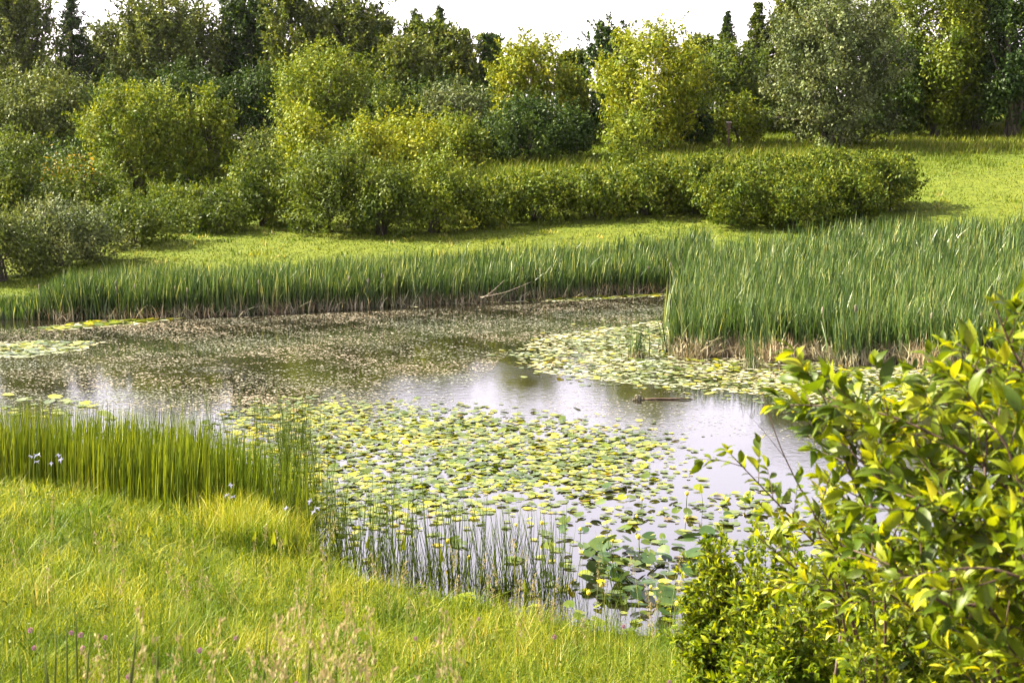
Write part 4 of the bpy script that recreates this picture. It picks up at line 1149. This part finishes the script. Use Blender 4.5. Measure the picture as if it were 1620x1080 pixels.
# ------------------------------------------------------------------ leafy shrub at the right
def big_leaf_template():
    # pointed oval leaf, 1 long along +X, folded on its midrib and curving down
    ts = [0.0, 0.18, 0.4, 0.62, 0.82, 1.0]; ws = [0.0, 0.14, 0.2, 0.17, 0.085, 0.0]
    V = []
    for t, w_ in zip(ts, ws):
        z = 0.10 * math.sin(t * 2.6) - 0.16 * t * t
        V += [(t, -w_, z + w_ * 0.32), (t, 0, z), (t, w_, z + w_ * 0.32)]
    Fq = []
    for i in range(5):
        a = i * 3
        Fq += [[a, a + 3, a + 4, a + 1], [a + 1, a + 4, a + 5, a + 2]]
    return np.array(V), np.array(Fq)
LV, LF = big_leaf_template()
def place_leaves(mb, P, X, L, rng, rnd=None, roll=0.5):
    """leaf template at P pointing along X, upper side roughly up"""
    n = len(P); X = unit(X)
    up = np.array([0, 0, 1.0]) + rng.normal(0, roll, (n, 3))
    Y = unit(np.cross(up, X)); Z = np.cross(X, Y)
    T = LV[None] * np.asarray(L)[:, None, None]
    V = P[:, None] + T[..., 0:1] * X[:, None] + T[..., 1:2] * Y[:, None] + T[..., 2:3] * Z[:, None]
    Fq = (LF[None] + (np.arange(n) * len(LV))[:, None, None]).reshape(-1, 4)
    if rnd is None: rnd = rng.random(n)
    mb.add(V.reshape(-1, 3), Fq, np.repeat(rnd, len(LV)))

def smooth_path(pts, m=14):
    pts = np.array([tuple(p) for p in pts]); n = len(pts)
    t = np.linspace(0, n - 1, m); out = []
    for q in t:
        i = min(int(q), n - 2); f = q - i
        p0, p1, p2, p3 = pts[max(i - 1, 0)], pts[i], pts[i + 1], pts[min(i + 2, n - 1)]
        out.append(0.5 * ((2 * p1) + (-p0 + p2) * f + (2 * p0 - 5 * p1 + 4 * p2 - p3) * f * f + (-p0 + 3 * p1 - 3 * p2 + p3) * f ** 3))
    return np.array(out)

def leafy_shrub(name, label, root_xy, branches, leaf_len, seed, twig_step, twig_len, leaf_step, r0=0.012, mat='shrub', leaf_t0=0.3):
    r_ = np.random.default_rng(seed)
    x0, y0 = root_xy; z0 = H(x0, y0); O = np.array([x0, y0, z0])
    root = empty(name, (x0, y0, z0)); tag(root, label, 'shrub')
    br = MB(); lf = MB(); Pl, Xl, Ll = [], [], []
    def leaves_along(path, l0, t0):
        seg = np.linalg.norm(np.diff(path, axis=0), axis=1); tot = seg.sum(); cum = np.concatenate([[0], np.cumsum(seg)])
        s = tot * t0; k = 0
        while s < tot:
            i = min(np.searchsorted(cum, s) - 1, len(seg) - 1); i = max(i, 0)
            p = path[i] + (path[i + 1] - path[i]) * (s - cum[i]) / (seg[i] + 1e-9)
            T = unit(path[i + 1] - path[i]); sd = unit(np.cross(T, r_.normal(size=3)))
            Pl.append(p); Xl.append(T * r_.uniform(0.4, 1.0) + sd * r_.uniform(0.6, 1.1) + np.array([0, 0, 0.12])); Ll.append(leaf_len * r_.uniform(0.4, 1.25) * l0)
            s += leaf_step * r_.uniform(0.6, 1.4)
        for _ in range(4):   # rosette at the tip
            T = unit(path[-1] - path[-2])
            Pl.append(path[-1]); Xl.append(T + r_.normal(0, 0.55, 3)); Ll.append(leaf_len * r_.uniform(0.5, 0.95) * l0)
    for b in branches:
        path = smooth_path(b, 16)
        n = len(path); rad = np.linspace(r0, r0 * 0.25, n)
        tube(br, path - O, rad, 6)
        seg = np.linalg.norm(np.diff(path, axis=0), axis=1); tot = seg.sum(); cum = np.concatenate([[0], np.cumsum(seg)])
        s = tot * leaf_t0
        while s < tot * 0.98:
            i = int(np.clip(np.searchsorted(cum, s) - 1, 0, n - 2)); p = path[i] + (path[i + 1] - path[i]) * (s - cum[i]) / (seg[i] + 1e-9)
            T = unit(path[i + 1] - path[i]); sd = unit(np.cross(T, r_.normal(size=3)))
            dd = unit(T * 0.7 + sd + np.array([0, 0, 0.35])); L_ = twig_len * r_.uniform(0.5, 1.2)
            tp = np.array([p, p + dd * L_ * 0.5 + [0, 0, 0.01], p + dd * L_ + np.array([0, 0, r_.uniform(-0.03, 0.06)])])
            tp = smooth_path(tp, 6); tube(br, tp - O, np.linspace(r0 * 0.28, r0 * 0.1, 6), 5)
            leaves_along(tp, 1.0, 0.25)
            s += twig_step * r_.uniform(0.6, 1.4)
        leaves_along(path, 0.9, 0.75)
    place_leaves(lf, np.array(Pl) - O, np.array(Xl), np.array(Ll), r_)
    br.build('branches', M['twig'], root); lf.build('foliage', M[mat], root)
    return root, len(Pl)

# main stems drawn through places seen in the photograph, each at its own depth
def B(*pts): return [at(*p) for p in pts]
root1 = (2.15, 5.2)
zr = H(*root1); Rt = (2.15, 5.2, zr)
def stem(*pts): return [Vector(Rt) + Vector((0.1 * math.sin(len(pts) + pts[0][0]), 0.1 * math.cos(pts[0][0]), -0.05))] + B(*pts)
brs = [
 stem((1640, 960, 5.0), (1520, 840, 4.9), (1480, 740, 4.9), (1440, 690, 5.0), (1405, 650, 5.0)),
 stem((1660, 900, 4.7), (1600, 780, 4.6), (1500, 700, 4.6), (1380, 650, 4.7), (1250, 640, 4.8)),
 stem((1700, 800, 4.6), (1650, 640, 4.5), (1605, 560, 4.5), (1575, 485, 4.5)),
 stem((1640, 820, 5.3), (1580, 720, 5.3), (1535, 640, 5.3), (1535, 580, 5.3)),
 stem((1560, 1000, 5.2), (1440, 900, 5.0), (1380, 820, 4.9), (1330, 710, 4.9), (1315, 655, 5.0)),
 stem((1540, 980, 4.8), (1470, 880, 4.7), (1400, 770, 4.7), (1330, 700, 4.8)),
 stem((1620, 930, 4.3), (1560, 860, 4.3), (1480, 800, 4.3), (1390, 770, 4.4)),
 stem((1690, 950, 4.2), (1630, 820, 4.2), (1590, 700, 4.2), (1530, 640, 4.3)),
 stem((1720, 880, 5.0), (1700, 700, 5.0), (1670, 560, 5.0), (1650, 495, 5.0)),
 stem((1600, 1020, 4.4), (1500, 960, 4.3), (1420, 900, 4.3), (1350, 870, 4.4)),
 stem((1660, 1000, 5.6), (1560, 900, 5.7), (1500, 780, 5.8), (1460, 720, 5.8), (1400, 640, 5.8)),
 stem((1560, 1040, 5.6), (1440, 960, 5.6), (1340, 890, 5.6), (1280, 800, 5.6)),
 stem((1680, 980, 4.5), (1600, 900, 4.5), (1560, 780, 4.5), (1560, 680, 4.6), (1530, 630, 4.6)),
 stem((1700, 1010, 4.0), (1640, 930, 3.9), (1570, 900, 3.9), (1500, 900, 3.9)),
 stem((1700, 860, 5.5), (1640, 700, 5.6), (1575, 610, 5.6), (1560, 570, 5.6)),
]
_, nl = leafy_shrub('dogwood_shrub', 'large leafy shrub with broad yellow green leaves filling the lower right corner', root1, brs, 0.090, 11, 0.048, 0.27, 0.022, r0=0.010)
print('shrub leaves', nl)
# the arching branch left of it belongs to a smaller shrub of its own
root2 = at(1420, 1040, 6.2); r2 = (root2.x, 6.2); z2 = H(*r2)
def stem2(*pts): return [Vector((r2[0] + 0.05 * math.sin(pts[0][0]), r2[1], z2 - 0.05))] + B(*pts)
leafy_shrub('dogwood_shrub', 'slender leafy shrub whose arching branch reaches out over the bright water', r2,
  [stem2((1340, 930, 6.1), (1280, 850, 6.0), (1210, 775, 6.0), (1150, 712, 6.0)), stem2((1330, 960, 6.2), (1260, 900, 6.2), (1200, 850, 6.2)),
   stem2((1380, 930, 6.3), (1330, 860, 6.4), (1290, 810, 6.4)), stem2((1350, 990, 6.0), (1290, 930, 5.9), (1240, 920, 5.9)),
   stem2((1400, 930, 6.0), (1370, 850, 5.9), (1340, 800, 5.9))],
  0.085, 12, 0.09, 0.16, 0.028, r0=0.008, leaf_t0=0.35)
# low bushy growth behind them
def low_shrub(px, D, wpx, ytop, seed, label, leaf=0.07):
    x = (px - 810) / F * D; z = H(x, D); r_ = np.random.default_rng(seed)
    top = at(px, ytop, D).z; Rr = wpx * D / F / 2; bs = []
    for i in range(int(34 + Rr * 80)):
        a = r_.uniform(0, 6.28); rr_ = Rr * math.sqrt(r_.random()); hh = (top - z) * (1 - 0.5 * (rr_ / Rr) ** 2) * r_.uniform(0.45, 1.12)
        b0 = Vector((x + 0.25 * rr_ * math.cos(a), D + 0.25 * rr_ * math.sin(a), z - 0.03))
        e = Vector((x + rr_ * math.cos(a), D + rr_ * math.sin(a) * 0.8, z + hh))
        m_ = b0.lerp(e, 0.5) + Vector((0, 0, 0.08 * hh)); bs.append([b0, m_, e])
    return leafy_shrub('low_shrub', label, (x, D), bs, leaf, seed, 0.06, 0.15, 0.022, r0=0.005, mat='lowleaf', leaf_t0=0.2)
low_shrub(1150, 9.8, 150, 862, 21, 'low yellow green shrub nearest the raised lily pads')
low_shrub(1240, 9.2, 190, 838, 22, 'low bushy shrub under the tip of the arching branch')
low_shrub(1345, 8.6, 210, 815, 23, 'low dark centred shrub left of the large leafy shrub')
low_shrub(1270, 7.8, 200, 925, 24, 'low shrub in the grass below the arching branch')
low_shrub(1450, 7.4, 190, 880, 25, 'low shrub half hidden by the large leafy shrub')
low_shrub(1560, 8.4, 200, 800, 26, 'bushy shrub behind the stems of the large leafy shrub', 0.065)
low_shrub(1560, 5.9, 260, 990, 27, 'low leafy growth at the foot of the large shrub', 0.07)
low_shrub(1400, 5.6, 170, 1035, 28, 'small leafy plant at the bottom edge left of the large shrub', 0.06)

# bare twig rising beside the arching branch
tw = empty('bare_twig', (at(1300, 900, 6.5).x, 6.5, H(at(1300, 900, 6.5).x, 6.5)))
tag(tw, 'thin bare twig slanting up in front of the bright water', 'twig')
O = tw.location
mb = MB()
for pts, r0 in [([(1330, 1000, 6.5), (1290, 820, 6.5), (1262, 765, 6.5), (1232, 700, 6.5), (1205, 620, 6.5)], 0.006), ([(1245, 728, 6.5), (1215, 690, 6.45), (1180, 650, 6.4)], 0.0018), ([(1228, 690, 6.5), (1215, 650, 6.55), (1193, 622, 6.55)], 0.0015)]:
    p = smooth_path(B(*pts), 12) - np.array(O); tube(mb, p, np.linspace(r0, r0 * 0.25, 12), 5)
p0 = smooth_path([Vector(tuple(O)) - Vector((0, 0, .05)), at(1330, 1000, 6.5)], 4) - np.array(O); tube(mb, p0, [0.007] * 4, 5)
mb.build('stem', M['twig'], tw)

# ------------------------------------------------------------------ driftwood, dead branches, nest box
x, y = on_water(1050, 632)
lg = empty('driftwood_log', (x, y, 0)); tag(lg, 'thin dark log floating with a weedy lump at its left end', 'log')
mb = MB(); tube(mb, [(-0.42, 0.02, 0.0), (-0.2, 0, 0.02), (0.1, 0.01, 0.015), (0.45, -0.01, 0.025), (0.56, 0, 0.01)], [0.012, 0.018, 0.018, 0.014, 0.006], 8); mb.build('trunk', M['brownwood'], lg)
mb = MB(); r_ = np.random.default_rng(4); d = unit(r_.normal(size=(260, 3))); d[:, 2] = np.abs(d[:, 2])
leafcloud(mb, d * [0.11, 0.09, 0.10] * r_.uniform(0.4, 1, (260, 1)) + [-0.5, 0, 0], r_.normal(size=(260, 3)), 0.05, 0.03, r_); mb.build('weed', M['film'], lg)
for pts, lb in [([(760, 470, 42.0), (800, 462, 41.7), (840, 446, 41.8)], 'pale dead branch leaning low out of the far cattails, the longer one'),
                ([(762, 472, 41.6), (780, 460, 41.5), (798, 443, 41.6)], 'pale dead branch leaning steeply out of the far cattails, the shorter one')]:
    P = B(*pts); o = empty('dead_branch', P[0]); tag(o, lb, 'branch'); o_ = np.array(P[0])
    mb = MB(); tube(mb, smooth_path(P, 8) - o_, np.linspace(0.013, 0.006, 8), 6); mb.build('wood', M['deadwood'], o)
x = (1149 - 810) / F * 81; z = H(x, 81)
nb = empty('nest_box', (x, 81, z)); tag(nb, 'small dark nest box on a post in front of the pale yellow bush', 'nest box')
tz = at(1149, 194, 81).z - z
def box(mb, c, s):
    cx, cy_, cz = c; sx, sy, sz = [q / 2 for q in s]
    V = [(cx + i * sx, cy_ + j * sy, cz + k * sz) for i in (-1, 1) for j in (-1, 1) for k in (-1, 1)]
    mb.add(V, [[0, 1, 3, 2], [4, 6, 7, 5], [0, 4, 5, 1], [2, 3, 7, 6], [0, 2, 6, 4], [1, 5, 7, 3]])
mb = MB(); tube(mb, [(0, 0, -0.2), (0.01, 0, tz * 0.5), (0, 0, tz - 0.36)], [0.05, 0.045, 0.045], 8); mb.build('post', M['brownwood'], nb)
mb = MB(); box(mb, (0, 0, tz - 0.19), (0.22, 0.2, 0.32)); bx = mb.build('box', M['brownwood'], nb, smooth=False)
mb = MB(); V = [(-0.16, -0.18, tz - 0.03), (0.16, -0.18, tz - 0.03), (0.16, 0.16, tz + 0.04), (-0.16, 0.16, tz + 0.04)]
mb.add(V + [(a, b, c + 0.025) for a, b, c in V], [[3, 2, 1, 0], [4, 5, 6, 7], [0, 1, 5, 4], [1, 2, 6, 5], [2, 3, 7, 6], [3, 0, 4, 7]]); mb.build('roof', M['deadwood'], nb, smooth=False)
mb = MB(); a = np.arange(14) * 2 * np.pi / 14
mb.add(np.stack([np.cos(a) * 0.03, np.full(14, -0.103), np.sin(a) * 0.03 + tz - 0.14], -1), [list(range(14))]); mb.build('entrance_hole', plain_mat('hole_black', [(0, (0.005, 0.005, 0.005)), (1, (0.01, 0.01, 0.01))]), bx)

# prototypes that never found a place are taken out again
for o in list(bpy.data.objects):
    if o.parent is None and o.location.z < -40:
        for c in list(o.children): bpy.data.objects.remove(c)
        bpy.data.objects.remove(o)
print('objects', len(bpy.data.objects))

# ------------------------------------------------------------------ haze of the warm afternoon air
hm, nt_, N_, L_ = mat_new('warm_air')
pv = N_.new('ShaderNodeVolumePrincipled'); pv.inputs['Color'].default_value = (0.93, 0.95, 1.0, 1)
pv.inputs['Density'].default_value = 0.00006; pv.inputs['Anisotropy'].default_value = 0.75
oo = N_.new('ShaderNodeOutputMaterial'); L_.new(pv.outputs[0], oo.inputs['Volume'])
mb = MB(); box(mb, (0, 250, 14), (1900, 1600, 34)); hz = mb.build('haze', hm, smooth=False); tag(hz, kind='stuff')
